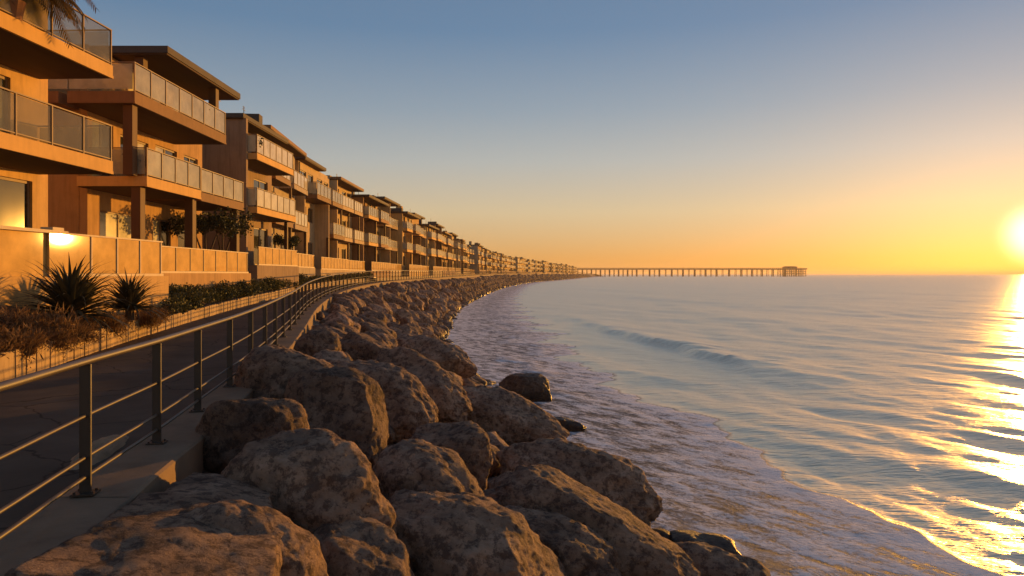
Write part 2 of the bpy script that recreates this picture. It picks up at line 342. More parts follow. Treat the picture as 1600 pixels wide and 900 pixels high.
# ------------------------------------------------------------------ sea
def build_sea():
    rows, cols = 1150, 420
    y = 3.0 * (26000/3.0) ** (np.linspace(0, 1, rows)); y = y[:, None]
    t = np.linspace(-.75, 1.7, cols)[None, :]
    Y = np.broadcast_to(y, (rows, cols)).copy(); X = t * y - np.minimum(6, 40/np.maximum(y,1))*0
    dy = Y * (np.log(26000/3.0)/rows); dx = Y * 2.45/cols
    # foam edge with natural lobes
    wob = .35*np.sin(Y*.55+1)+.22*np.sin(Y*1.27+2.1)+.12*np.sin(Y*2.9+.4)+.06*np.sin(Y*6.1)
    xf = FOAM(np.clip(Y, 2, 1500)) + wob*np.clip(Y/20, .6, 3)
    s = xf - X                                            # metres landward of the foam edge
    Z = np.zeros_like(X)
    r = np.random.default_rng(5)
    for i in range(46):
        lam = .7 * (14/.7) ** (i/45); th = R(212) + r.normal(0, .55); k = 2*math.pi/lam
        a = (.0042*lam**.5 if lam < 4.5 else .0030*lam**.62) * r.uniform(.6, 1.3); ph = r.uniform(0, 6.28)
        att = np.clip((lam/np.maximum(dx, dy*1.0) - 3)/4, 0, 1)
        kx, ky = math.cos(th)*k, math.sin(th)*k
        w = np.sin(kx*X + ky*Y + ph + .6*np.sin(.11*X+.07*Y+i))
        Z += a*att*(w + .25*np.cos(2*(kx*X+ky*Y+ph)))
    calm = 1 - .92*np.clip((s+1.0)/1.2, 0, 1)
    Z *= calm
    # long low swells coming in
    for k, (lam, a) in enumerate([(16, .025), (27, .045), (44, .06)]):
        th = R(192 + 9*k); Z += a*np.sin(2*math.pi/lam*(math.cos(th)*X+math.sin(th)*Y)+k*1.7)*np.clip(-s/12, 0, 1)*np.clip(lam/(4*dy), 0, 1)
    # the wave about to break
    env = np.clip((Y-31)/9, 0, 1)*np.clip((85-Y)/30, 0, 1)
    d = X - CREST(np.clip(Y, 4, 110)) - .25*np.sin(Y*.7)
    Z += env*((.38+.03*np.sin(Y*3.7+np.sin(Y*1.1)*2)+.02*np.sin(Y*8.3))*np.where(d > 0, np.exp(-(d/2.6)**2), np.exp(-(d/.6)**2)))
    d2 = d - 9 - .1*Y; Z += .08*np.clip((Y-20)/15, 0, 1)*np.clip((160-Y)/60, 0, 1)*np.where(d2 > 0, np.exp(-(d2/4)**2), np.exp(-(d2/1.6)**2))
    # step of the spent wave running up the stones
    st = np.clip((s+.12)/.24, 0, 1); st = st*st*(3-2*st); fade = np.clip(6/np.maximum(Y,1)*4, .3, 1)
    Z += .03*st*np.exp(-np.clip(s,0,None)/.8)*(.5+.5*np.sin(Y*3.1)*np.sin(Y*1.3)) + .012*st
    # second, inner line of foam
    x2 = xf - 2.6 - .6*np.sin(Y*.21+.7) - .3*np.sin(Y*.63); d3 = np.abs(x2 - X); env2 = np.clip((Y-24)/10, 0, 1)*np.clip((170-Y)/60, 0, 1)
    Z += .035*env2*np.exp(-(d3/.5)**2)
    foam = np.clip(s/8.0, 0, 1)
    shore = np.clip(1-(X-SHORE(np.clip(Y,-8,1500)))/1.2, 0, 1)*(Y < 400)
    nz = .5+.5*np.sin(X*3.1+np.sin(Y*1.7)*2)*np.sin(Y*2.3+np.sin(X*1.9)*2)
    rip = np.clip(np.exp(-(d3/(.5+Y*.006))**2)*env2*.8*(.35+.65*nz) + .25*shore*nz, 0, .9)
    inz = np.clip((s-.1)/.6, 0, 1)                       # churned surface of the foam
    for i in range(26):
        lam = .35*(1.8/.35)**(i/25); th = r.uniform(0, 6.283); k = 2*math.pi/lam; att = np.clip((lam/np.maximum(dx, dy)-2)/3, 0, 1)
        Z += .0009*lam**.6*att*inz*np.sin(k*(math.cos(th)*X+math.sin(th)*Y)+r.uniform(0, 6.28)+1.5*np.sin(.9*X+.6*Y+i))
    Z[Y > 3000] = 0
    me = grid_mesh('sea', np.stack([X, Y, Z], -1), {'foam': foam, 'rip': rip})
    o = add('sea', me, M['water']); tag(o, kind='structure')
build_sea()

# ------------------------------------------------------------------ ground, slope under the stones, path, kerb
def strip(name, ys, curves, mat_, kind='structure', close=False):
    """curves: list of (x(y), z(y)) from sea to land"""
    P = np.array([[(cx(v), v, cz(v)) for cx, cz in curves] for v in ys])
    o = add(name, grid_mesh(name, P[:, ::-1] if False else P, None), mat_)
    for p in o.data.polygons: p.use_smooth = False
    if kind: tag(o, kind=kind)
    return o
YS = np.concatenate([np.arange(-8, 60, .5), np.arange(60, 160, 2.), np.arange(160, 700, 8.), np.arange(700, 1501, 25.)])
KW_L, KW_R, KH = .22, .40, .10
strip('rock_slope', YS, [(lambda v: WALLX(v)*0+RAIL(v)+.3, lambda v: PATHZ(v)-.25), (lambda v: RAIL(v)+KW_R+.4, lambda v: PATHZ(v)-.45),
      (lambda v: .5*(RAIL(v)+SHORE(v)), lambda v: .5*PATHZ(v)-.5), (lambda v: SHORE(v)-.3, lambda v: -.55), (lambda v: SHORE(v)+3, lambda v: -1.6)], M['rubble'])
strip('footpath', YS, [(lambda v: WALLX(v)-.05, PATHZ), (lambda v: RAIL(v)-KW_L+.02, PATHZ)], M['asphalt'])
def kerb():
    P = []
    for v in YS:
        x, z = RAIL(v), PATHZ(v)
        P.append([(x-KW_L, v, z-.02), (x-KW_L, v, z+KH-.012), (x-KW_L+.012, v, z+KH), (x+KW_R-.015, v, z+KH), (x+KW_R, v, z+KH-.015), (x+KW_R, v, z-.75)])
    P = np.array(P); P[:, :, 2] -= .012*(P[:, :1, 1] < 49.5)
    o = add('kerb', grid_mesh('kerb', P), M['concrete']); o.data.polygons.foreach_set('use_smooth', [False]*len(o.data.polygons)); tag(o, kind='structure')
    y = -6.0; r = random.Random(8)
    while y < 49:                                          # cast lengths with open joints
        yy = np.linspace(y+.006, y+1.944, 5); dz = r.uniform(-.004, .004); Q = []
        for v in yy:
            x, z = RAIL(v), PATHZ(v)+dz; e = .012 if v in (yy[0], yy[-1]) else 0
            Q.append([(x-KW_L-.004, v, z-.02), (x-KW_L-.004, v, z+KH-.014-e), (x-KW_L+.012, v, z+KH-e), (x+KW_R-.02, v, z+KH-e), (x+KW_R+.004, v, z+KH-.022-e), (x+KW_R+.004, v, z-.75)])
        k = add('kerb_stone', grid_mesh('kerb_stone', np.array(Q)), M['concrete'], o); k.data.polygons.foreach_set('use_smooth', [False]*len(k.data.polygons)); y += 1.95
kerb()
# land behind the planted bank, out to the horizon
YL = np.concatenate([np.arange(-8, 60, 2.), np.arange(60, 700, 10.), np.arange(700, 1501, 40.)])
strip('ground', YL, [(lambda v: -6000., lambda v: H+.0), (lambda v: WALLX(v)-30, lambda v: H-.12), (lambda v: WALLX(v)-2.6, lambda v: H-.32), (lambda v: WALLX(v)-.5, lambda v: PATHZ(v)+.34), (lambda v: WALLX(v)-.03, lambda v: PATHZ(v)+.34)], M['soil'])
strip('headland', np.arange(1380., 4200., 100.), [(lambda v: -6000., lambda v: H+14), (lambda v: .12*v-330., lambda v: H+16), (lambda v: .12*v-80., lambda v: H+9), (lambda v: .12*v, lambda v: H-1), (lambda v: .12*v+20., lambda v: -1.)], M['soil'])

# ------------------------------------------------------------------ boulders of the sea defence
def slope_z(x, y):
    x0, x1, z0 = RAIL(y)+KW_R, SHORE(y), PATHZ(y)-.35
    t = (x-x0)/max(.5, x1-x0)
    return z0 + t*(-.45-z0) if t <= 1 else -.45-(t-1)*1.5

_ico = {}
def ico(sub):
    if sub not in _ico:
        import bmesh
        bm = bmesh.new(); bmesh.ops.create_icosphere(bm, subdivisions=sub, radius=1.0)
        v = np.array([x.co[:] for x in bm.verts]); f = [tuple(q.index for q in p.verts) for p in bm.faces]; bm.free(); _ico[sub] = (v, f)
    return _ico[sub]

def rock_verts(sub, seed, taper=0.0, expo=2.6, box=.78, cuts=7, n_lo=.20, n_mid=.07, n_hi=.02, dims=(1,1,1)):
    r = np.random.default_rng(seed); v, f = ico(sub); p = np.sign(v)*np.abs(v)**box
    p /= (np.abs(p)**expo).sum(1)[:, None]**(1/expo)
    for _ in range(cuts):                                   # worn-off faces
        n = r.normal(size=3); n /= np.linalg.norm(n); dd = r.uniform(.62, .9); h = p@n - dd
        p = p - np.outer(np.where(h > 0, h*.85, 0), n)
    off = Vector(r.uniform(-50, 50, 3)); d = np.array(dims); q = p*d
    out = np.empty_like(p)
    for i in range(len(p)):
        a = Vector(q[i]); b = Vector(p[i])
        k = n_lo*noise.noise(b*1.35+off) + n_mid*noise.fractal(a*2.2+off, .9, 2.1, 4)
        if n_hi: k += n_hi*noise.noise(a*6.5+off) + n_hi*.6*noise.noise(a*15+off)
        out[i] = p[i]*(1+k)
    if taper: out[:, 1:] *= (1-taper*out[:, :1])
    return out, f

def slab_mesh(name, seed, dims, n=44):
    import bmesh
    bm = bmesh.new(); bmesh.ops.create_cube(bm, size=2.0); bmesh.ops.subdivide_edges(bm, edges=bm.edges[:], cuts=n, use_grid_fill=True)
    off = Vector((seed, 3, 7)); d = Vector(dims)
    for v in bm.verts:
        c = v.co.copy(); sp = c.normalized()*1.25; p = c.lerp(sp, .30); p.y *= 1-.40*p.x; p.z *= 1-.12*p.x
        a = Vector((p.x*d.x, p.y*d.y, p.z*d.z))*.5
        k = .05*noise.noise(a*1.5+off)+.05*noise.fractal(a*3.0+off, .9, 2.1, 4)+.012*noise.noise(a*14+off)
        v.co = p*(1+k*(1.6 if abs(c.z) < .9 else 1.0))
    me = bpy.data.meshes.new(name); bm.to_mesh(me); bm.free(); me.shade_smooth(); return me

def rock_mesh(name, sub, seed, **kw):
    v, f = rock_verts(sub, seed, **kw)
    me = bpy.data.meshes.new(name); me.from_pydata(v.tolist(), [], f); me.update(); me.shade_smooth(); return me

def from_px(u, v, Y): return Vector(((u-800)/F*Y, Y, H-(v-428)/F*Y))

def orient(yaw, pitch, roll):
    """long axis = local x, turned to yaw (from +X towards +Y), nose down by pitch"""
    return (Matrix.Rotation(R(yaw), 3, 'Z') @ Matrix.Rotation(R(pitch), 3, 'Y') @ Matrix.Rotation(R(roll), 3, 'X')).to_euler()

G1 = 'large boulders heaped in the foreground of the sea defence'
# photo centre (u, v), distance, full size long/mid/high, yaw, pitch, roll, label, wet
HERO = [
 (296, 892, 5.4, (2.6,1.08,.85), 101, 0, 9, 'flat-topped brown slab wedged against the path kerb, left of the round boulders', 0),
 (402, 682, 8.2, (1.15,1.05,.98), 20, 10, 0, 'round egg-like boulder touching the kerb where the path edge disappears', 0),
 (478, 788, 6.9, (1.62,1.25,1.25), -18, 14, 6, 'broad mottled boulder with a smooth domed top below the round kerbside boulder', 0),
 (362, 905, 5.35, (1.25,1.0,.95), -14, 10, 0, 'blunt grey-brown boulder cut off by the bottom edge, beside the flat slab', 0),
 (556, 905, 6.1, (1.0,.8,.9), -25, 20, 0, 'small pointed boulder at the bottom edge between two larger ones', 0),
 (452, 598, 11.6, (1.75,1.45,1.15), -38, 12, 10, 'sunlit rough boulder beside the railing, highest of the near heap', 0),
 (535, 655, 10.2, (1.75,1.15,1.25), -35, 22, 0, 'long smooth boulder leaning downhill behind the round kerbside boulder', 0),
 (664, 775, 8.4, (1.50,1.05,1.05), -42, 20, 0, 'grey domed boulder in the middle of the near heap', 0),
 (735, 880, 7.3, (2.15,1.35,1.15), -14, 18, 0, 'wide low boulder at the bottom centre of the heap', 0),
 (712, 715, 11.2, (1.55,1.15,1.10), -12, 14, 0, 'flat-topped boulder with a sharp lit upper face, behind the grey domed boulder', 0),
 (905, 838, 9.2, (3.05,1.25,1.15), -18, 20, 0, 'long ridge-backed boulder running down towards the foam', 0),
 (868, 880, 8.3, (1.6,1.0,.95), -20, 18, 0, 'dark boulder tucked under the long ridge-backed boulder', 0),
 (905, 758, 13.0, (2.9,1.35,1.25), -14, 14, 0, 'long dark brown boulder bordering the foam with a rounded seaward end', 0),
 (1112, 905, 10.3, (1.6,1.2,.95), -12, 8, 0, 'golden sunlit boulder nearest the foam at the bottom edge', 0),
 (790, 662, 17.6, (2.9,1.6,1.35), -16, 18, 0, 'brown boulder at the waterside behind the flat-topped boulder', 0),
 (818, 614, 28.0, (2.0,1.5,1.35), -5, 4, 0, 'dark angular block standing alone at the edge of the foam', 1),
 (592, 622, 14.0, (2.5,1.3,1.25), -30, 20, 0, 'long boulder lying downhill with an orange lit lower end', 0),
 (655, 605, 16.6, (2.7,1.3,1.2), -32, 22, 0, 'ribbed long boulder just beyond the one with the orange lower end', 0),
 (497, 545, 16.6, (.95,.85,.85), 0, 0, 0, 'small sunlit boulder perched by the railing foot', 0),
 (585, 560, 19.5, (2.4,1.3,1.15), -30, 16, 0, 'slanting brown boulder halfway up the bank behind the perched one', 0),
 (680, 560, 23.5, (2.6,1.4,1.2), -25, 16, 0, 'dusky long boulder low on the bank towards the small shoreline stones', 0),
 (880, 664, 22.6, (1.5,.7,.42), -12, 3, 0, 'low wet stone awash in foam beside the waterside boulder', 1),
 (1092, 858, 12.4, (1.25,.85,.36), -28, 2, 12, 'wet stone barely showing through the foam near the golden boulder', 1),
]
hero_c = []
for i, (u, v, Y, dims, yaw, pitch, roll, lab, wet) in enumerate(HERO):
    p = from_px(u, v, Y); d = tuple(x*.5 for x in dims)
    me = rock_mesh('boulder', 6, 100+i, dims=dims, taper=.38 if i == 0 else 0, box=(.80 if i in (9, 15) else 1.0), expo=(2.6 if i in (9, 15) else 2.15), cuts=(7 if i in (9, 15) else 2), n_lo=.17, n_mid=.065, n_hi=.019)
    if i == 0: me = slab_mesh('boulder', 5, dims)
    o = add('boulder', me, M['rock_wet' if wet else 'rock'], None, p, orient(yaw, pitch, roll), tuple(x*(1.06 if i == 0 else 1.07) for x in d))
    tag(o, lab, 'boulder', G1); hero_c.append((p, max(d)*.62+min(d)*.38))

protos = [rock_mesh('boulder', 4, 300+i, dims=(1.8,1.3,1.1), box=.88, expo=2.3, cuts=5, n_lo=.22, n_mid=.11, n_hi=.03) for i in range(10)]
G2, G3 = 'boulders of the bank beside the railing', 'boulders along the curving bank'
cand = []
rr = random.Random(21)
y = 4.0
while y < 118:
    w = SHORE(y)-RAIL(y)-KW_R; nx = max(3, int(w/1.35))
    for k in range(nx):
        t = (k+.5+rr.uniform(-.35,.35))/nx
        cand.append((y+rr.uniform(-.6,.6), t))
    y += 1.32 if y < 40 else 1.75
n_ind = 0
ORD = ['first','second','third','fourth','fifth','sixth','seventh','eighth','ninth','tenth','eleventh','twelfth']+['%dth' % q for q in range(13, 21)]+['21st','22nd','23rd']+['%dth' % q for q in range(24, 31)]+['31st','32nd','33rd']+['%dth' % q for q in range(34, 41)]+['41st','42nd','43rd']+['%dth' % q for q in range(44, 51)]
POSTY = [5.76]
while POSTY[-1] < 46: POSTY.append(POSTY[-1]+(1.72 if POSTY[-1] < 9 else 1.95))
BY = [38.4, 46.2, 57.6, 69.2, 80.2, 92.3, 104., 116.6]
for (yy, t) in cand:
    x = RAIL(yy)+KW_R+.25+t*(SHORE(yy)-RAIL(yy)-KW_R+.1)
    L_ = rr.uniform(1.25, 2.2)*(1 if t < .8 else .75); Wd = L_*rr.uniform(.5,.75); Ht = Wd*rr.uniform(.75,1.0)
    z = slope_z(x, yy)+Ht*.22+rr.uniform(-.1,.12)
    c = Vector((x, yy, z))
    if x-L_*.42 < RAIL(yy)+KW_R-.05: x += .25; c.x = x
    if z+Ht*.5 > PATHZ(yy)+.05 and t < .35: c.z -= (z+Ht*.5-PATHZ(yy)-.05)
    if any((c-h).length < rad+L_*.30 for h, rad in hero_c): continue
    if yy < 13 and any((c-h).length < rad+L_*.42 for h, rad in hero_c): continue
    if n_ind >= 275: break
    n_ind += 1
    o = add('boulder', rr.choice(protos), M['rock'], None, c, orient(rr.uniform(-50,-5), rr.uniform(8,28), rr.uniform(-25,25)), (L_*.5, Wd*.5, Ht*.5))
    row = 'against the kerb' if t < .18 else 'high on the bank' if t < .4 else 'halfway down the bank' if t < .62 else 'low on the bank' if t < .84 else "at the water's edge"
    shp = ('long' if L_/Wd > 1.65 else 'stubby' if L_/Wd < 1.45 else 'oval')+' '+('large' if L_ > 1.8 else 'middling' if L_ > 1.45 else 'small')
    if yy < 44: tag(o, '%s brown boulder %s by the %s railing post' % (shp, row, ORD[int(min(range(len(POSTY)), key=lambda q: abs(POSTY[q]-yy)))]), 'boulder', G2)
    else:
        bi = max([q for q in range(len(BY)) if BY[q] <= yy] or [0]); tag(o, '%s brown boulder %s below the %s building' % (shp, row, ORD[bi+2]), 'boulder', G3)
y_end = yy
for me in protos:
    if not me.materials: me.materials.append(M['rock'])

def rock_mass(name, items, label, sub=2, seed=0):
    base = [rock_verts(sub, 700+seed+i, dims=(1.4,1.1,1), cuts=7, n_lo=.25, n_mid=.15, n_hi=0) for i in range(6)]
    V, Fc, n = [], [], 0
    f = np.array(base[0][1])
    for (c, dims, eul) in items:
        b = base[rr.randrange(6)][0]*np.array(dims)*.5
        m = np.array(eul.to_matrix()); V.append(b@m.T+np.array(c)); Fc.append(f+n); n += len(b)
    V = np.concatenate(V); Fc = np.concatenate(Fc)
    me = bpy.data.meshes.new(name); me.from_pydata(V.tolist(), [], Fc.tolist()); me.update(); me.shade_smooth()
    return tag(add(name, me, M['rubble']), label, 'stones', None, 'stuff')
items = []
y = y_end
while y < 1150:
    w = SHORE(y)-RAIL(y)-KW_R; nx = 4 if y < 300 else 3
    for k in range(nx):
        t = (k+.5+rr.uniform(-.4,.4))/nx; yy = y+rr.uniform(-.8,.8); x = RAIL(yy)+KW_R+.3+t*w; s_ = rr.uniform(1.2, 2.1)*(1 if y < 300 else 1.4)
        items.append(((x, yy, slope_z(x, yy)+.3*rr.random()), (s_, s_*.7, s_*.65), orient(rr.uniform(-60,10), rr.uniform(5,30), rr.uniform(-30,30))))
    y += 1.7 if y < 300 else 3.0
rock_mass('distant_boulder_bank', items, 'far stretch of the boulder bank curving towards the pier')
items = []
for _ in range(2600):
    yy = 4+rr.random()**1.6*100; t = rr.random()
    if rr.random() < .45: t = 1-abs(rr.gauss(0,.12))
    x = RAIL(yy)+KW_R+.15+t*(SHORE(yy)-RAIL(yy)-KW_R+.25); s_ = rr.uniform(.15,.5)*(1+.008*yy)
    if yy < 16 and t > .9: s_ *= .6
    items.append(((x, yy, slope_z(x, yy)+rr.uniform(0,.25)), (s_*1.2, s_*.85, s_*.8), orient(rr.uniform(0,360), rr.uniform(-20,30), rr.uniform(-30,30))))
rock_mass('rubble_stones', items, 'loose small stones filling the gaps between the boulders', 2, 40)

# ------------------------------------------------------------------ railing along the path
def build_railing():
    root = tag(empty('railing', (RAIL(6), 6, PATHZ(6)+KH)), 'dark metal railing with four horizontal rails following the path edge', 'railing')
    inv = Vector(root.location)
    ys = [-4.2, -2.3, -.4, 1.5, 3.9, 5.76]; y = 5.76
    while y < 120: y += 1.72 if y < 9 else 1.95; ys.append(y)
    pm = MB().box(-.011, .011, -.043, .043, .0, 1.06).mesh('post'); pm.materials.append(M['metal'])
    bm_ = MB().box(-.075, .075, -.09, .09, 0, .014)
    for sx in (-.05, .05):
        for sy in (-.065, .065): bm_.tube([(sx,sy,.014),(sx,sy,.030)], .011, 6)
    bm_ = bm_.mesh('base_plate'); bm_.materials.append(M['metal'])
    for i, v in enumerate(ys):
        dxy = (RAIL(v+.5)-RAIL(v-.5)); a = -math.atan(dxy)
        # flat bar set across the run, so its broad face shows from the path
        p = add('post', pm, None, root, Vector((RAIL(v), v, PATHZ(v)+KH))-inv, (0,0,a+R(90)))
        if v < 40: add('base_plate', bm_, None, p)
    ysr = np.concatenate([np.arange(-5, 121, .6)])
    for (h, r_) in ((1.085,.031), (.64,.015), (.30,.015), (.14,.017)):
        m = MB().tube([Vector((RAIL(v), v, PATHZ(v)+KH+h))-inv for v in ysr], r_, 8)
        m.build('rail', M['tube'], root, True)
    far = MB()
    for h in (1.08, .6, .15):
        far.tube([Vector((RAIL(v), v, PATHZ(v)+KH+h))-inv for v in np.arange(120, 700, 6.)], .03, 5)
    for v in np.arange(121, 500, 2.2): x = RAIL(v); far.box(x-.04-inv.x, x+.04-inv.x, v-.02-inv.y, v+.02-inv.y, PATHZ(v)+KH-inv.z, PATHZ(v)+KH+1.08-inv.z)
    o = far.build('far_rail', M['metal'], root); tag(o, kind='stuff')
build_railing()

# low board-formed wall on the land side of the path
def build_retaining():
    root = tag(empty('retaining_wall', (WALLX(12), 12, PATHZ(12))), 'low board-marked concrete planter wall along the land side of the path', 'wall')
    inv = Vector(root.location); y = 6.0; k = 0
    meshes = []
    for i in range(5):
        r = random.Random(i); m = MB().box(-.06, .06+r.uniform(-.006,.02), -.094, .094, -.05, .44+r.uniform(-.02,.03)).mesh('board'); m.materials.append(M['board']); meshes.append(m)
    core = MB()
    while y < 50:
        a = -math.atan((WALLX(y+.2)-WALLX(y-.2))/.4); z = PATHZ(y)+(.06 if y < 20.5 else -.06)
        add('board', meshes[rng.randrange(5)], None, root, Vector((WALLX(y), y, z))-inv, (0,rng.uniform(-.01,.01),a)); y += .2/math.hypot(1, .0); k += 1
    P = []
    for v in np.concatenate([np.arange(-8, 60, .5), np.arange(60, 900, 6.)]):
        x, z = WALLX(v)-inv.x, PATHZ(v)-inv.z; P.append([(x-.16, v-inv.y, z-.3), (x-.16, v-inv.y, z+.36), (x+(.03 if v < 50 else .06), v-inv.y, z+.36), (x+(.03 if v < 50 else .06), v-inv.y, z-.05)])
    o = add('core', grid_mesh('core', np.array(P)), M['board'], root); o.data.polygons.foreach_set('use_smooth', [False]*len(o.data.polygons))
build_retaining()

# pale mound added in place of a sunlit patch on the path
def sunlit_patch():
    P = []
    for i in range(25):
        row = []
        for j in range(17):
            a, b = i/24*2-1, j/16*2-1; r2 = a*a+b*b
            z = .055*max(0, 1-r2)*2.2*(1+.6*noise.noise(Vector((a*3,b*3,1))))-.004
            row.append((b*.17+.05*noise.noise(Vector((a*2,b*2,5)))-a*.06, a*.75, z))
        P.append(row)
    o = add('sunlit_patch', grid_mesh('sunlit_patch', np.array(P)), M['light_patch'], None, (RAIL(7.6)-.62, 7.55, PATHZ(7.5)+.002), (0,0,R(8)))
    tag(o, 'pale raised patch standing in for sunlight on the dark path behind the railing', 'light_patch')
sunlit_patch()

# ------------------------------------------------------------------ apartment buildings
def wall_holes(m, x0, x1, y0, y1, z0, z1, holes):
    ys = sorted({y0, y1, *[h[0] for h in holes], *[h[1] for h in holes]}); zs = sorted({z0, z1, *[h[2] for h in holes], *[h[3] for h in holes]})
    ys = [v for v in ys if y0 <= v <= y1]; zs = [v for v in zs if z0 <= v <= z1]
    for a, b in zip(ys, ys[1:]):
        run = None
        for c, d in zip(zs, zs[1:]):
            cy, cz = (a+b)/2, (c+d)/2
            if any(h[0] < cy < h[1] and h[2] < cz < h[3] for h in holes):
                if run: m.box(x0, x1, a, b, *run); run = None
            else: run = (run[0], d) if run else (c, d)
        if run: m.box(x0, x1, a, b, *run)

def window(parent, x, y0, y1, z0, z1, panes=2, pane_mats=('pane',), detail=True, fw=.06):
    """frame (part) holding its panes (sub-parts); x = outer wall face, set back into the opening"""
    f = MB(); xa, xb = x-.16, x-.08
    f.box(xa, xb, y0, y1, z1-fw, z1); f.box(xa, xb, y0, y1, z0, z0+fw); f.box(xa, xb, y0, y0+fw, z0+fw, z1-fw); f.box(xa, xb, y1-fw, y1, z0+fw, z1-fw)
    w = (y1-y0-2*fw)/panes
    for k in range(1, panes): f.box(xa, xb, y0+fw+k*w-.03, y0+fw+k*w+.03, z0+fw, z1-fw)
    fo = f.build('window', M['frame'], parent)
    for k in range(panes):
        a = y0+fw+k*w+(.03 if k else 0); b = y0+fw+(k+1)*w-(.03 if k < panes-1 else 0)
        if detail: MB().box(xa+.03, xa+.045, a, b, z0+fw, z1-fw).build('pane', M[pane_mats[k % len(pane_mats)]], fo)
        elif k == 0: MB().box(xa+.03, xa+.045, y0+fw, y1-fw, z0+fw, z1-fw).build('pane', M[pane_mats[0]], fo)
    return fo

def balcony(parent, xw, xf, y0, y1, z, slab=.33, gl='balglass', sm='slab', detail=2, pw=1.15, side0=True, side1=True, rail=1.05, name='balcony'):
    """slab (part) with glass panels, posts and hand rail (sub-parts); z = floor level"""
    s = MB().box(xw, xf, y0, y1, z-slab, z)
    if detail: s.box(xf-.06, xf+.012, y0-.012, y1+.012, z-slab-.02, z-slab+.06)        # drip edge
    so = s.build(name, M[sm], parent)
    MB().box(xw+.02, xf-.07, y0+.05, y1-.05, z-slab-.025, z-slab-.003).build('soffit', M['soffit'], so)  # thin sheet added below the slab, its shade put into the colour
    gx = xf-.04; r = MB(); r.box(gx-.03, gx+.03, y0+.02, y1-.02, z+rail-.035, z+rail)
    if side0: r.box(xw, gx-.03, y0+.02, y0+.08, z+rail-.035, z+rail)
    if side1: r.box(xw, gx-.03, y1-.08, y1-.02, z+rail-.035, z+rail)
    if detail: r.box(gx-.02, gx+.02, y0+.08, y1-.08, z+.05, z+.08)
    r.build('handrail', M['frame'], so)
    n = max(1, round((y1-y0)/pw)); w = (y1-y0-.1)/n; joined = MB(); pj = MB()
    for k in range(n):
        a, b = y0+.05+k*w, y0+.05+(k+1)*w; bx = (gx-.006, gx+.006, a+.035, b-.035, z+.085, z+rail-.06)
        if detail == 2: MB().box(*bx).build('glass_panel', M[gl], so)
        else: joined.box(*bx)
    for k in range(n+1):
        yy = y0+.05+k*w
        if detail == 2: MB().box(gx-.018, gx+.03, yy-.02, yy+.02, z-.12, z+rail-.036).build('post', M['frame'], so)
        elif detail: pj.box(gx-.018, gx+.03, yy-.02, yy+.02, z-.1, z+rail-.036)
    if detail != 2: joined.build('glass_panel', M[gl], so)
    if pj.v: pj.build('posts', M['frame'], so)
    for side, yy in ((side0, y0+.05), (side1, y1-.05)):
        if side and gx-.08-xw > .4: MB().box(xw+.04, gx-.06, yy-.006, yy+.006, z+.085, z+rail-.06).build('side_panel', M[gl], so)
    return so

def roof_slab(parent, x0, x1, y0, y1, z, th=.28, m='roof', soffit='soffit'):
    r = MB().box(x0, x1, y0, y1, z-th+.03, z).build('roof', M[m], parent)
    MB().box(x0+.05, x1-.05, y0+.05, y1-.05, z-th-.03, z-th+.028).build('soffit', M[soffit], r)  # roof underside, shade likewise put into its dark colour
    return r

# --- nearest building, cut by the left edge
def building_one():
    root = tag(empty('apartment_building', (-11.7-.035*20.6, 0, H), -math.atan(.035)), 'ochre apartment building nearest the camera, cut off by the left edge', 'building')
    xw, yE = -2.2, 21.0; z0, f1, f2, zr = -.05, 3.3, 6.1, 9.0
    wins = [(10.5, 15.2, z0+.05, z0+2.75), (16.4, 20.35, z0+.05, 2.68), (11, 15, f1+.05, f1+2.2), (15.8, 19.5, f1+.05, f1+2.15), (11, 15.5, f2+.05, f2+2.2), (16.2, 19.6, f2+.05, f2+2.2)]
    w = MB(); wall_holes(w, xw-.3, xw, 8, yE, -1.4, zr, wins); w.box(xw-9, xw-.32, 8, yE, -1.4, zr); w.build('wall', M['stucco0'], root)
    for i, h in enumerate(wins): window(root, xw, *h, panes=3 if i == 1 else 3, pane_mats=('pane_olive','pane_olive','pane') if i == 1 else ('pane_curtain','pane','pane_olive'), fw=.08)
    balcony(root, xw, 0, 8, 20.65, f1, .36, 'clearglass', 'slab', 2, 1.32, False, True)
    balcony(root, xw, 0, 8, 20.65, f2, .36, 'clearglass', 'slab', 2, 1.32, False, True)
    roof_slab(root, xw-9.5, .3, 7.5, 21.3, zr+.3)
    p = MB().box(xw, .28, 8, 23.25, -1.5, z0-.02).build('plinth', M['stucco0'], root)
    # solid patio wall with a cap, then frosted glass on to the corner
    lw = MB().box(-.02, .16, 8, 17.6, z0-.018, 1.02).build('patio_wall', M['patglass'], root)
    MB().box(-.16, .30, 8, 18.25, 1.022, 1.10).build('cap', M['cap'], lw)
    pl = MB().box(-.1, .24, 17.62, 18.2, z0-.016, 1.021).build('pillar', M['patglass'], lw)
    MB().box(-.05, .27, 17.7, 18.12, 1.1, 1.18).build('pillar_cap', M['cap'], lw)
    gw = MB().box(.02, .14, 18.22, 23.2, z0-.018, z0+.06).build('patio_screen', M['cap'], root)
    MB().box(.04, .12, 18.22, 23.2, 1.03, 1.075).build('handrail', M['cap'], gw)
    n = 4; ww = (23.1-18.3)/n
    for k in range(n): MB().box(.072, .088, 18.3+k*ww+.03, 18.3+(k+1)*ww-.03, z0+.07, 1.025).build('glass_panel', M['patglass'], gw)
    for k in range(n+1): MB().box(.05, .115, 18.3+k*ww-.025, 18.3+k*ww+.025, z0+.062, 1.028).build('post', M['cap'], gw)
    for k in range(2): MB().box(xw+.2+k*.75, xw+.9+k*.75, 23.13, 23.146, z0+.07, 1.025).build('glass_panel', M['patglass'], gw)
    return root
building_one()

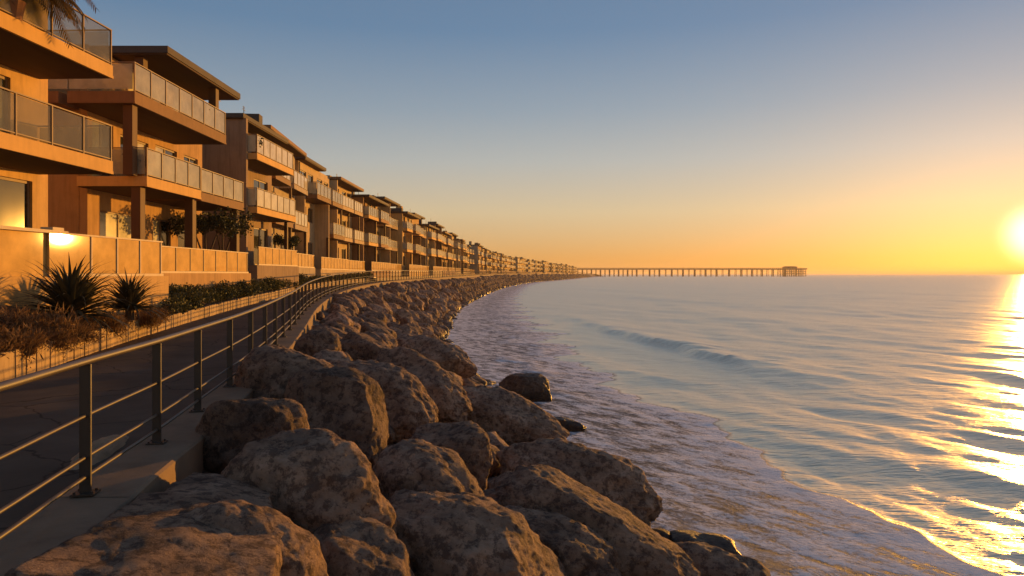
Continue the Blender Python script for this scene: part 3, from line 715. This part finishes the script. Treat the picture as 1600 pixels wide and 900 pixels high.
# --- second building: deep corner terraces under a dark floating roof
def building_two():
    root = tag(empty('apartment_building', (-13.4, 25.0, H)), 'second building from the left, with a dark floating roof over deep corner terraces', 'building')
    xw = -2.4; z0, f1, f2, zr = .05, 3.55, 6.5, 8.95
    wins = [(1.5, 2.9, f1+.05, f1+2.3), (3.4, 4.4, f1+.9, f1+2.1), (4.7, 5.6, f1+.05, f1+2.1), (6.2, 8.2, f1+.05, f1+2.2), (8.9, 10.4, f1+.05, f1+2.2),
            (2.0, 4.8, z0+.05, z0+2.4), (6.0, 7.6, z0+.05, z0+2.4), (8.3, 10.3, z0+.05, z0+2.4), (4.0, 7.0, f2+.05, f2+2.0), (7.8, 10.3, f2+.05, f2+2.0)]
    w = MB(); wall_holes(w, xw-.3, xw, 1.2, 10.9, -1.2, zr-.4, wins); w.box(xw-7, xw-.32, 1.2, 10.9, -1.2, zr-.4); w.build('wall', M['stucco1'], root)
    for i, h in enumerate(wins): window(root, xw, *h, panes=1 if h[1]-h[0] < 1.2 else 2, pane_mats=[('pane_curtain','pane'), ('pane','pane'), ('pane_curtain','pane_curtain')][i % 3], fw=.07)
    b2 = balcony(root, xw, 0, 0, 8.0, f2, .42, 'balglass', 'slab2', 2, 1.15, True, True)
    MB().box(xw-3.2, xw-.31, 0, 1.18, f2-.42, f2).build('side_slab', M['slab2'], b2)
    MB().box(xw-3.0, xw-.02, .05, .062, f2+.085, f2+.99).build('side_panel', M['balglass'], b2)
    balcony(root, xw, .15, .55, 5.0, f1, .36, 'balglass', 'slab', 2, 1.15, True, True)
    balcony(root, xw, .0, 5.35, 10.2, f1-.02, .36, 'balglass', 'slab2', 2, 1.15, True, True)
    r = roof_slab(root, xw-7.6, -.1, 2.6, 10.0, zr, .30)
    MB().box(xw-4, xw-2.6, 7.5, 9, zr+.002, zr+.8).build('chimney', M['stucco2'], r)
    for (x, y, za, zb) in ((-.35, .35, f1+.002, f2-.43), (-.3, .8, -1.0, f1-.37), (-.35, 5.1, -1.0, f1-.37), (-.35, 9.9, -1.0, f1-.39), (-1.4, 3.1, f2+.002, zr-.34), (-.5, 7.8, f2+.002, zr-.34)):
        MB().box(x-.17, x+.17, y-.17, y+.17, za, zb).build('column', M['wood'], root)
    MB().box(xw, .2, .0, 10.6, -1.5, z0-.02).build('plinth', M['stucco1'], root)
    gw = MB().box(.02, .12, .3, 10.5, z0-.018, z0+.06).build('patio_screen', M['cap'], root)
    MB().box(.04, .1, .3, 10.5, 1.03, 1.075).build('handrail', M['cap'], gw)
    n = 8; ww = 10.0/n
    for k in range(n): MB().box(.062, .078, .4+k*ww+.03, .4+(k+1)*ww-.03, z0+.07, 1.025).build('glass_panel', M['patglass'], gw)
    for k in range(n+1): MB().box(.045, .1, .4+k*ww-.025, .4+k*ww+.025, z0+.062, 1.028).build('post', M['frame'], gw)
building_two()

# --- the rest of the row
def generic(y0, Ln, idx, label, group=None, lod=2, gap_front=0.0):
    r = random.Random(1000+idx); ym = y0+Ln/2
    if y0 < 45: x, a = -14.0-gap_front, 0.0
    else: x, a = FRONT(y0)-gap_front, -math.atan((FRONT(y0+Ln)-FRONT(y0))/Ln)
    root = tag(empty('apartment_building', (x, y0, H), a), label, 'building', group)
    zg = .5 if y0 < 50 else .4; f1, f2 = (zg+3.2, zg+6.15) if y0 < 60 else (zg+3.25, zg+6.35); zr = 8.75 if y0 < 40 else f2+r.choice([2.3, 2.5, 2.8, 3.1, 3.4]); xw = -r.uniform(1.5, 1.9); sm = 'stucco%d' % r.randrange(len(STUCCO))
    nb = 2 if Ln > 8 else 1; bw = Ln/nb; wins = []
    for b in range(nb):
        o = b*bw
        for z, fl in ((zg, 0), (f1, 1), (f2, 2)):
            k = r.random()
            hh = 2.15 if fl else 2.35
            if lod >= 1:
                wins.append((o+.7, o+.7+bw*.36, z+.04, z+hh)); wins.append((o+bw*.58, o+bw*.9, z+(.04 if k < .6 else .85), z+hh))
            else: wins.append((o+.7, o+bw*.85, z+.04, z+hh))
    w = MB(); wall_holes(w, xw-.3, xw, .26, Ln-.02, -1.6, zr-.25, wins); w.box(xw-8, xw-.32, .26, Ln-.02, -1.6, zr-.25); w.build('wall', M[sm], root)
    pm = ['pane', 'pane_curtain', 'pane', 'pane_olive']
    for h in wins: window(root, xw, *h, panes=2 if lod >= 1 else 1, pane_mats=(r.choice(pm), r.choice(pm)), detail=lod >= 2, fw=.08)
    top = r.random() < .7
    MB().box(xw-8.1, xw+r.choice([.05, .3, .6, 1.0, 1.2]), 0, .25, -1.6, (zr-.25) if top else f2+1.0).build('end_wall', M[sm], root)
    if nb == 2 and lod >= 1 and r.random() < .45: MB().box(xw+.002, -.55, bw-.1, bw+.1, -1.0, f2-.34 if r.random() < .6 else zr-.3).build('divider', M[sm], root)
    gl = r.choice(['farglass', 'balglass', 'farglass'])
    for b in range(nb):
        o = b*bw; sx = r.choice([0, 0, -.25, -.4]); sl = r.choice(['slab', 'slab', 'slab2', sm])
        for z in (f1, f2):
            e0 = o+r.choice([.28, .28, .6]); e1 = o+bw-r.choice([.2, .4, .9])
            balcony(root, xw, sx-.03*b, e0, e1, z, .34, gl, sl, (2 if lod == 2 else (1 if lod == 1 else 0)), 1.1, True, lod >= 1) if r.random() < .98 else None
    ov = r.choice([.0, -.5, -1.0]); rf = roof_slab(root, xw-8.4, ov-.1, -.15, Ln*r.choice([1.0, .98, .62])+.0, zr, .27, r.choice(['roof', 'roof', 'slab2']))
    for _ in range(r.choice([1, 1, 2])):
        cy = r.uniform(.8, Ln-2); cw = r.uniform(.7, 1.6); MB().box(xw-2.2, xw-2.0+r.uniform(.6,2.0), cy, cy+cw, zr+.002, zr+r.uniform(.5, 1.35)).build('chimney', M[r.choice([sm, 'stucco2', 'roof'])], rf)
    if lod >= 1:
        ay = r.uniform(1, Ln-1); MB().tube([(xw-1.2, ay, zr), (xw-1.2, ay, zr+1.5)], .025, 5).box(xw-1.21, xw-1.19, ay-.35, ay+.35, zr+1.25, zr+1.28).box(xw-1.21, xw-1.19, ay-.25, ay+.25, zr+1.42, zr+1.45).build('aerial', M['metal'], rf)
        for cy in ([bw*.98] if nb == 2 else [])+[Ln-.35]:
            if r.random() < .7: MB().box(-.75, -.55, cy-.1, cy+.1, -1.0, f1-.36).build('column', M['wood'], root)
            if r.random() < .5: MB().box(-.7, -.54, cy-.08, cy+.08, f1+.002, f2-.36).build('column', M['wood'], root)
        MB().tube([(xw+.05, .45, -1.0), (xw+.05, .45, zr-.4)], .045, 6).build('drainpipe', M['metal'], root)
        MB().box(xw, .1, .0, Ln-.1, -2.2, zg-.02).build('plinth', M[sm], root)
        gw = MB().box(.0, .08, .3, Ln-.3, zg-.018, zg+.06).build('patio_screen', M['cap'], root)
        MB().box(.01, .07, .3, Ln-.3, zg+.97, zg+1.01).build('handrail', M['cap'], gw)
        n = int(Ln/1.2); ww = (Ln-.7)/n; j = MB(); pj = MB()
        for k in range(n):
            if lod == 2 and y0 < 50: MB().box(.03, .046, .35+k*ww+.03, .35+(k+1)*ww-.03, zg+.07, zg+.965).build('glass_panel', M['patglass'], gw)
            else: j.box(.03, .046, .35+k*ww+.03, .35+(k+1)*ww-.03, zg+.07, zg+.965)
            pj.box(.015, .065, .35+k*ww-.02, .35+k*ww+.02, zg+.062, zg+.968)
        if j.v: j.build('glass_panel', M['patglass'], gw)
        pj.build('posts', M['frame'], gw)
    else:
        MB().box(xw, .1, .0, Ln-.1, -2.2, zg-.02).build('plinth', M[sm], root); MB().box(.0, .06, .3, Ln-.3, zg, zg+1.0).build('patio_screen', M['patglass'], root)
    return root
ROW = [(38.4, 7.6, 'third building from the left, with a grey end wall and two stacked pale balconies', 2),
       (46.2, 10.9, 'fourth building from the left, under a jutting flat roof, beside the hedge end', 2),
       (57.6, 11.0, 'fifth building from the left, above the bend in the railing', 2),
       (69.2, 10.4, 'sixth building from the left, just before the row starts to look small', 2),
       (80.2, 11.5, 'seventh building from the left, with a dark end wall beyond the railing bend', 1),
       (92.3, 11.0, 'eighth building from the left along the seafront row', 1),
       (104., 12.0, 'ninth building from the left along the seafront row', 1),
       (116.6, 11.0, 'tenth building from the left along the seafront row', 1)]
for i, (y0, Ln, lab, lod) in enumerate(ROW): generic(y0, Ln, i+3, lab, 'apartment buildings along the seafront', lod, [0, .3, 0, .7, .2, .9, 0, .6][i])
y0, i = 128.2, 20
while y0 < 980:
    Ln = random.Random(i).uniform(10, 13.5)*(1 if y0 < 350 else 1.6); lod = 1 if y0 < 210 else 0
    generic(y0, Ln, i, 'small-looking apartment building, %s from the left in the row' % ORD[i-10] if lod else 'tiny apartment building far down the row near the pier', 'middle buildings of the row' if lod else 'far buildings of the row', lod, random.Random(i*7).choice([0, .4, .9, 1.4]))
    y0 += Ln+random.Random(i*3).choice([.6, .8, 2.2]); i += 1

# ------------------------------------------------------------------ planting
def blade_mesh(name, length, width, droop, fold=.3, seg=6, seed=0):
    """one pointed leaf rising from the origin along +x/+z, folded along its middle"""
    m = MB(); r = random.Random(seed); a0 = R(r.uniform(-4, 4))
    for k in range(seg+1):
        t = k/seg; el = -droop*t*t; x = length*t*math.cos(el); z = length*t*math.sin(el)*1.0
        w = width*(.65+.6*t if t < .35 else .86*(1-t)/.65)*.5+.002; dz = fold*w
        m.v += [(x, -w, z+dz), (x, 0, z), (x, w, z+dz)]
    for k in range(seg):
        a = k*3; m.f += [(a, a+1, a+4, a+3), (a+1, a+2, a+5, a+4)]
    me = m.mesh(name); me.shade_smooth(); return me

def spiky_plant(loc, rad, label, n=95, seed=1):
    r = random.Random(seed); root = tag(empty('spiky_plant', loc), label, 'plant', 'spiky plants in the planter')
    ms = []
    for k in range(6):
        me = blade_mesh('leaf', rad*random.Random(seed*7+k).uniform(.92, 1.1), .10*rad, .1+.10*k, .35, 6, seed+k); me.materials.append(M['agave']); ms.append(me)
    for i in range(n):
        e = R(4+80*((i+.5)/n)**.9+r.uniform(-7, 7)); az = i*2.39996+r.uniform(-.2,.2); s = r.uniform(.8, 1.08)
        add('leaf', ms[r.randrange(6)], None, root, (0.04*math.cos(az), .04*math.sin(az), .0+.14*i/n), (r.uniform(-.3,.3), -e, az), (s, s, s))
    MB().tube([(0,0,-.25),(0,0,.15)], [.13*rad,.09*rad], 8).build('stem', M['trunk'], root)
    return root
def bank(u, Y, z): return ((u-800)/F*Y, Y, z)
spiky_plant((-10.35, 16.5, H-1.0), 1.32, 'larger dark spiky rosette plant in front of the glowing patio wall', 210, 3)
spiky_plant((-10.15, 18.7, H-.98), 1.0, 'smaller dark spiky rosette plant beside the planter corner', 170, 5)

def leaf_cloud(seed, blobs, n, size, up=.3, wr=.42):
    """small leaf faces spread through a set of ellipsoids, denser near their skins"""
    r = random.Random(seed); m = MB()
    for i in range(n):
        (cx, cy, cz, rx, ry, rz) = blobs[r.randrange(len(blobs))]
        d = Vector((r.gauss(0,1), r.gauss(0,1), r.gauss(0,1))).normalized(); q = (.55+.5*r.random()) if r.random() < .8 else r.random()*.6
        q *= 1+.35*noise.noise(d*2.2+Vector((cx*3+seed, cy*3, cz)))
        p = Vector((cx+d.x*rx*q, cy+d.y*ry*q, cz+d.z*rz*q)); a = Vector((r.gauss(0,1), r.gauss(0,1), r.gauss(0,1)+up)).normalized(); b = a.cross(Vector((r.gauss(0,1), r.gauss(0,1), r.gauss(0,1)))).normalized()
        l = size*r.uniform(.6,1.3); w = l*wr; k = len(m.v)
        m.v += [tuple(p), tuple(p+a*l*.5+b*w), tuple(p+a*l), tuple(p+a*l*.5-b*w)]; m.f.append((k, k+1, k+2, k+3))
    return m.mesh('foliage')
def tuft_mesh(seed, rad, hgt, n, w=.012, lean=.9):
    r = random.Random(seed); m = MB()
    for i in range(n):
        az = r.uniform(0, 6.283); b = rad*.35*math.sqrt(r.random()); x, y = b*math.cos(az), b*math.sin(az); az2 = az+r.uniform(-.7,.7)
        h = hgt*r.uniform(.5, 1.1); ln = lean*r.uniform(.2, 1.1)*rad; px, py = -math.sin(az2)*w, math.cos(az2)*w; k0 = len(m.v)
        for s in range(4):
            t = s/3; q = (x+math.cos(az2)*ln*t*t, y+math.sin(az2)*ln*t*t, h*(t-.35*t*t*t)); ww = 1-t*.9
            m.v += [(q[0]-px*ww, q[1]-py*ww, q[2]), (q[0]+px*ww, q[1]+py*ww, q[2])]
        for s in range(3): a = k0+2*s; m.f.append((a, a+1, a+3, a+2))
    return m.mesh('blades')
tufts = [tuft_mesh(i, .75, .5, 260, .010) for i in range(4)]
for t_ in tufts: t_.materials.append(M['dry'])
spots = [(-9.2,12.2), (-9.9,13.0), (-9.3,13.5), (-10.2,13.9), (-9.75,14.6), (-10.4,14.9), (-9.5,15.2), (-9.9,16.0), (-10.0,17.5), (-10.3,19.8), (-9.1,11.3), (-9.0,10.4), (-10.4,17.6),(-10.9,21.2),(-10.5,20.6),(-9.6,12.6),(-10.3,13.2),(-10.6,15.6),(-9.3,14.2),(-9.05,12.9),(-10.05,15.4)]
dry_m = []
for i in range(4):
    r = random.Random(160+i); bl = [(r.uniform(-.4,.4), r.uniform(-.4,.4), r.uniform(.1,.32), r.uniform(.25,.4), r.uniform(.25,.4), r.uniform(.16,.3)) for _ in range(6)]
    me = leaf_cloud(170+i, bl, 1300, .15, .9, .08); me.materials.append(M['dry']); dry_m.append(me)
for k, (x, y) in enumerate(spots):
    e = tag(empty('dry_grass_clump', (x, y, PATHZ(y)+.30+.3*max(0, (WALLX(y)-x)-.3)), k*1.3), 'russet dry grass clump in the planter, %s along from the left edge' % ORD[sorted(q[1] for q in spots).index(y)], 'grass', 'dry grass clumps in the planter')
    sq = rng.uniform(.6, 1.15)
    o = add('tangle', dry_m[k % 4], None, e, (0,0,0), None, (sq, sq, sq*rng.uniform(.7,1.3)))
    add('blades', tufts[k % 4], None, e, (0,0,.08), None, (1.0, 1.0, 1.1+.3*rng.random()))
# trailing ground cover over the wall top
def cover():
    m = MB(); r = random.Random(4)
    for i in range(9000):
        y = r.uniform(9.5, 21.5); t = r.random(); x = WALLX(y)+.1-t*1.5; z = PATHZ(y)+.40+.22*min(1, t*1.5)+.06*r.random()+.08*noise.noise(Vector((x*2,y*2,0)))
        if t < .09:
            if noise.noise(Vector((0, y*1.6, 3))) < .12: continue
            x = WALLX(y)+.105; z = PATHZ(y)+.5-r.random()**1.5*.42
        az = r.uniform(0, 6.28); l = r.uniform(.06,.16); w = .011; dx, dy = math.cos(az)*l, math.sin(az)*l; dz = r.uniform(-.05,.1); k = len(m.v)
        m.v += [(x-dy*w/l, y+dx*w/l, z), (x+dy*w/l, y-dx*w/l, z), (x+dx, y+dy, z+dz)]; m.f.append((k, k+1, k+2))
    tag(m.build('dry_ground_cover', M['dry']), 'dry brown ground cover spilling over the planter wall', 'ground cover', None, 'stuff')
cover()

shrub_m = []
for i in range(5):
    r = random.Random(60+i); bl = [(r.uniform(-.35,.35), r.uniform(-.45,.45), r.uniform(.25,.5), r.uniform(.28,.42), r.uniform(.3,.5), r.uniform(.25,.4)) for _ in range(5)]
    me = leaf_cloud(70+i, bl, 1500, .085); me.materials.append(M['leaf']); shrub_m.append(me)
stem_m = MB()
for k in range(5): stem_m.tube([(0,0,-.1), (.12*math.cos(k*1.26), .12*math.sin(k*1.26), .3), (.3*math.cos(k*1.26), .3*math.sin(k*1.26), .62)], [.02,.014,.006], 5)
stem_m = stem_m.mesh('stems'); stem_m.materials.append(M['trunk'])
y = 22.6; k = 0; cnt3 = cnt1 = 0
while y < 78:
    xa, xb = WALLX(y)-.4, (-13.2 if y < 36 else (-13.9 if y < 45 else FRONT(y)+.05))
    three = xa-xb > 1.0; kk = cnt3 if three else cnt1
    if three: cnt3 += 1
    else: cnt1 += 1
    for j, x in enumerate([xa, .5*(xa+xb), xb+.35] if three else [.5*(xa+xb)]):
        s = rng.uniform(.75, 1.05)*(1 if y < 50 else .8); e = tag(empty('shrub', (x+rng.uniform(-.1,.1), y+rng.uniform(-.3,.3), PATHZ(y)+.3+.25*max(0, xa-x)), k*2.1), 'low green hedge shrub, %s from the spiky plants in the %s' % (ORD[kk], ['path-side row', 'middle row', 'patio-side row'][j] if three else 'single row'), 'shrub', 'hedge strip shrubs')
        f = add('foliage', shrub_m[k % 5], None, e, (0,0,0), None, (s, s*1.1, s)); add('stems', stem_m, None, f); k += 1
    y += .85 if y < 36 else 1.3

def small_tree(loc, hgt, rad, label, seed, leaf='leaf_dark', n=2600, stems=3, size=.13):
    r = random.Random(seed); root = tag(empty('patio_tree', loc), label, 'tree', 'trees on the patios')
    t = MB(); tips = []
    for s in range(stems):
        az = s*2.2+r.uniform(-.3,.3); top = Vector((rad*.45*math.cos(az), rad*.45*math.sin(az), hgt*.66)); mid = Vector((top.x*.35, top.y*.35, hgt*.33))
        t.tube([(.06*math.cos(az), .06*math.sin(az), -.1), mid, top], [.055,.045,.03], 6)
        for b in range(3):
            az2 = az+r.uniform(-1.3,1.3); tip = top+Vector((rad*.45*math.cos(az2), rad*.45*math.sin(az2), hgt*r.uniform(.03,.22))); t.tube([top*.9+mid*.1, tip], [.025,.01], 5); tips.append(tip)
    t.build('trunk', M['trunk'], root, True)
    bl = [(p.x, p.y, p.z, rad*r.uniform(.3,.5), rad*r.uniform(.3,.5), hgt*r.uniform(.10,.17)) for p in tips]
    c = leaf_cloud(seed, bl, n, size); c.materials.append(M[leaf]); add('crown', c, None, root)
small_tree((-14.35, 33.0, H+.05), 2.95, 1.35, 'dark small tree with thin trunks on the patio in front of the second building', 8, n=1500)
small_tree((-14.6, 35.5, H+.1), 3.2, 1.2, 'dark leafy tree between the second and third buildings', 9, n=1400)
small_tree((-15.2, 47.0, H+.5), 2.2, .8, 'little olive tree on the patio of the fourth building', 12, 'leaf', 1300, 2)

def potted(loc, hgt, label, seed, leaf='leaf_dark'):
    root = tag(empty('potted_plant', loc), label, 'plant', 'potted plants on the balconies')
    p = MB().tube([(0,0,.0),(0,0,.30),(0,0,.36),(0,0,.38)], [.16,.22,.25,.24], 14); p.build('pot', M['pot'], root)
    r = random.Random(seed); bl = [(r.uniform(-.2,.2), r.uniform(-.2,.2), r.uniform(.5,hgt*.85), .25, .25, .22) for _ in range(5)]
    c = leaf_cloud(seed, bl, 650, .11); c.materials.append(M[leaf]); add('foliage', c, None, root); MB().tube([(0,0,.2),(0,0,hgt*.6)], .02, 5).build('stem', M['trunk'], root)
potted((-13.75, 25.95, H+3.55), 1.15, 'dark bushy potted plant at the corner column of the second building', 31)
potted((-13.9, 31.2, H+6.5), 1.25, 'potted plant on the upper terrace under the dark roof, nearer one', 32, 'leaf')
potted((-13.85, 32.5, H+6.5), 1.0, 'potted plant at the far end of the upper terrace under the dark roof', 33, 'leaf')
potted((-14.0, 34.3, H+3.53), 1.0, 'potted plant at the far end of the lower terrace of the second building', 34, 'leaf')
potted((-14.35, 39.3, H+6.65), .9, 'potted plant at the near corner of the upper balcony of the third building', 35)
potted((-12.6, 22.5, H-.05), 1.1, 'potted plant behind the frosted patio screen corner', 36)

# palm in a tub on the top balcony of the nearest building
def palm(loc):
    root = tag(empty('potted_palm', loc), 'potted palm with drooping fronds on the top left balcony', 'palm')
    MB().tube([(0,0,0),(0,0,.4),(0,0,.45)], [.24,.32,.33], 14).build('pot', M['pot'], root)
    MB().tube([(0,0,.3),(.06,.05,.7),(.15,.1,1.05)], [.10,.085,.075], 8).build('trunk', M['trunk'], root, True)
    r = random.Random(3); top = Vector((.15,.1,1.05))
    dirs = [(i*2.39996, r.uniform(-.1,.9)) for i in range(70)]+[(R(62), .62), (R(48), .1), (R(75), -.1), (R(20), .15)]
    for i, (az, el) in enumerate(dirs):
        ln = 1.5 if i < 70 else (2.6 if i == 70 else 1.6); m = MB(); pts = []
        for s in range(15):
            t = s/14; x = ln*t*math.cos(el)*(1-.12*t*t); z = ln*t*math.sin(el)-ln*.62*t*t
            pts.append(Vector((math.cos(az)*x, math.sin(az)*x, z)))
        m.tube(pts, [.014*(1-.8*s/14) for s in range(15)], 4)
        sd = Vector((-math.sin(az), math.cos(az), 0))
        for s in range(2, 15):
            for sgn in (-1, 1):
                for q in (0, .5):
                    p = pts[s] if q == 0 or s == 14 else pts[s].lerp(pts[s+1], .5); d = (pts[s]-pts[s-1]).normalized(); l = .42*(1-abs(s/14-.45))*r.uniform(.8,1.1)
                    e = p+(sd*sgn*.75+d*.6+Vector((0,0,-.45))).normalized()*l; k = len(m.v); w = d*.022
                    m.v += [tuple(p-w), tuple(p+w), tuple(p.lerp(e,.5)+w*.9), tuple(e), tuple(p.lerp(e,.5)-w*.9)]; m.f.append((k, k+1, k+2, k+3, k+4))
        m.build('frond', M['palm'], root, False, top)
palm((-12.05, 16.9, H+6.1))

# low concrete bench by the far bend of the path
def bench(y):
    x = WALLX(y)+.55; root = tag(empty('bench', (x, y, PATHZ(y))), 'small pale concrete bench beside the bend of the path', 'bench')
    MB().box(-.24, .24, -.95, .95, .40, .50).build('seat', M['cap'], root)
    for s in (-.7, .7): MB().box(-.2, .2, s-.08, s+.08, 0, .4).build('leg', M['concrete'], root)
bench(74)

# ------------------------------------------------------------------ pier
def pier():
    Y0 = 1400.0; x0, x1 = 96.0, (1256-800)/F*Y0; zt = H+9.2/F*Y0-.6
    root = tag(empty('pier', (x0, Y0, 0)), 'long timber pier on piles reaching out to sea on the horizon', 'pier')
    W = 9.0; Ln = x1-x0
    MB().box(0, Ln, -W/2, W/2, zt-2.7, zt).build('deck', M['pier'], root)
    r = MB()
    for s in (-W/2, W/2):
        r.box(0, Ln, s-.08, s+.08, zt+1.15, zt+1.35)
        for k in range(int(Ln/4)): r.box(k*4, k*4+.2, s-.1, s+.1, zt, zt+1.2)
    r.build('handrail', M['pier'], root)
    k = 0; x = 8.0; rr_ = random.Random(2)
    while x < Ln-2:
        wd = 1.1 if k % 2 == 0 else .6
        for s in (-3.6, 3.6): MB().tube([(x, s*1.12, -3), (x, s, zt-2.0)], wd, 8).build('pile', M['pier'], root)
        MB().box(x-wd, x+wd, -4.4, 4.4, zt-3.1, zt-1.98).build('crosshead', M['pier'], root)
        x += rr_.uniform(9.5, 13) if x > 150 else 9; k += 1
    # widened head with its shelter
    hx0, hx1 = Ln-46, Ln
    MB().box(hx0, hx1, -16, 16, zt-2.2, zt+.02).build('pier_head', M['pier'], root)
    for xx in np.linspace(hx0+2, hx1-2, 7):
        for s in (-14, -5, 5, 14): MB().tube([(xx, s, -3), (xx, s, zt-2.2)], .8, 6).build('pile', M['pier'], root)
    for zz in (zt-6, zt-10): MB().box(hx0+1, hx1-1, -14.5, -13.5, zz-.5, zz+.5).build('brace', M['pier'], root)
    h = MB().box(hx0+6, hx0+30, -7, 7, zt+.03, zt+2.6).build('shelter', M['pier'], root)
    rf = MB(); a, b = hx0+4, hx0+32; rf.v += [(a,-9,zt+2.6),(b,-9,zt+2.6),(b,9,zt+2.6),(a,9,zt+2.6),(a+5,0,zt+4.2),(b-5,0,zt+4.2)]
    rf.f += [(0,1,5,4),(1,2,5),(2,3,4,5),(3,0,4),(3,2,1,0)]; rf.build('roof', M['roof'], h)
    for xx in (hx0+9, hx0+15, hx0+21, hx0+27): MB().box(xx-1.2, xx+1.2, -7.06, -7.01, zt+.9, zt+2.0).build('window', M['pane'], h)
pier()

# ------------------------------------------------------------------ thin evening haze
def haze():
    m = bpy.data.materials.new('haze'); m.use_nodes = True; nt = m.node_tree
    for n in list(nt.nodes): nt.nodes.remove(n)
    out = nt.nodes.new('ShaderNodeOutputMaterial'); v = nt.nodes.new('ShaderNodeVolumePrincipled')
    v.inputs['Color'].default_value = (1.0, .86, .70, 1); v.inputs['Density'].default_value = .00016; v.inputs['Anisotropy'].default_value = .3
    nt.links.new(v.outputs[0], out.inputs['Volume'])
    o = MB().box(-21000, 46000, -60, 26500, -4.5, 32).build('haze', m); tag(o, 'thin warm evening haze over the sea and shore', 'haze', None, 'stuff')
haze()
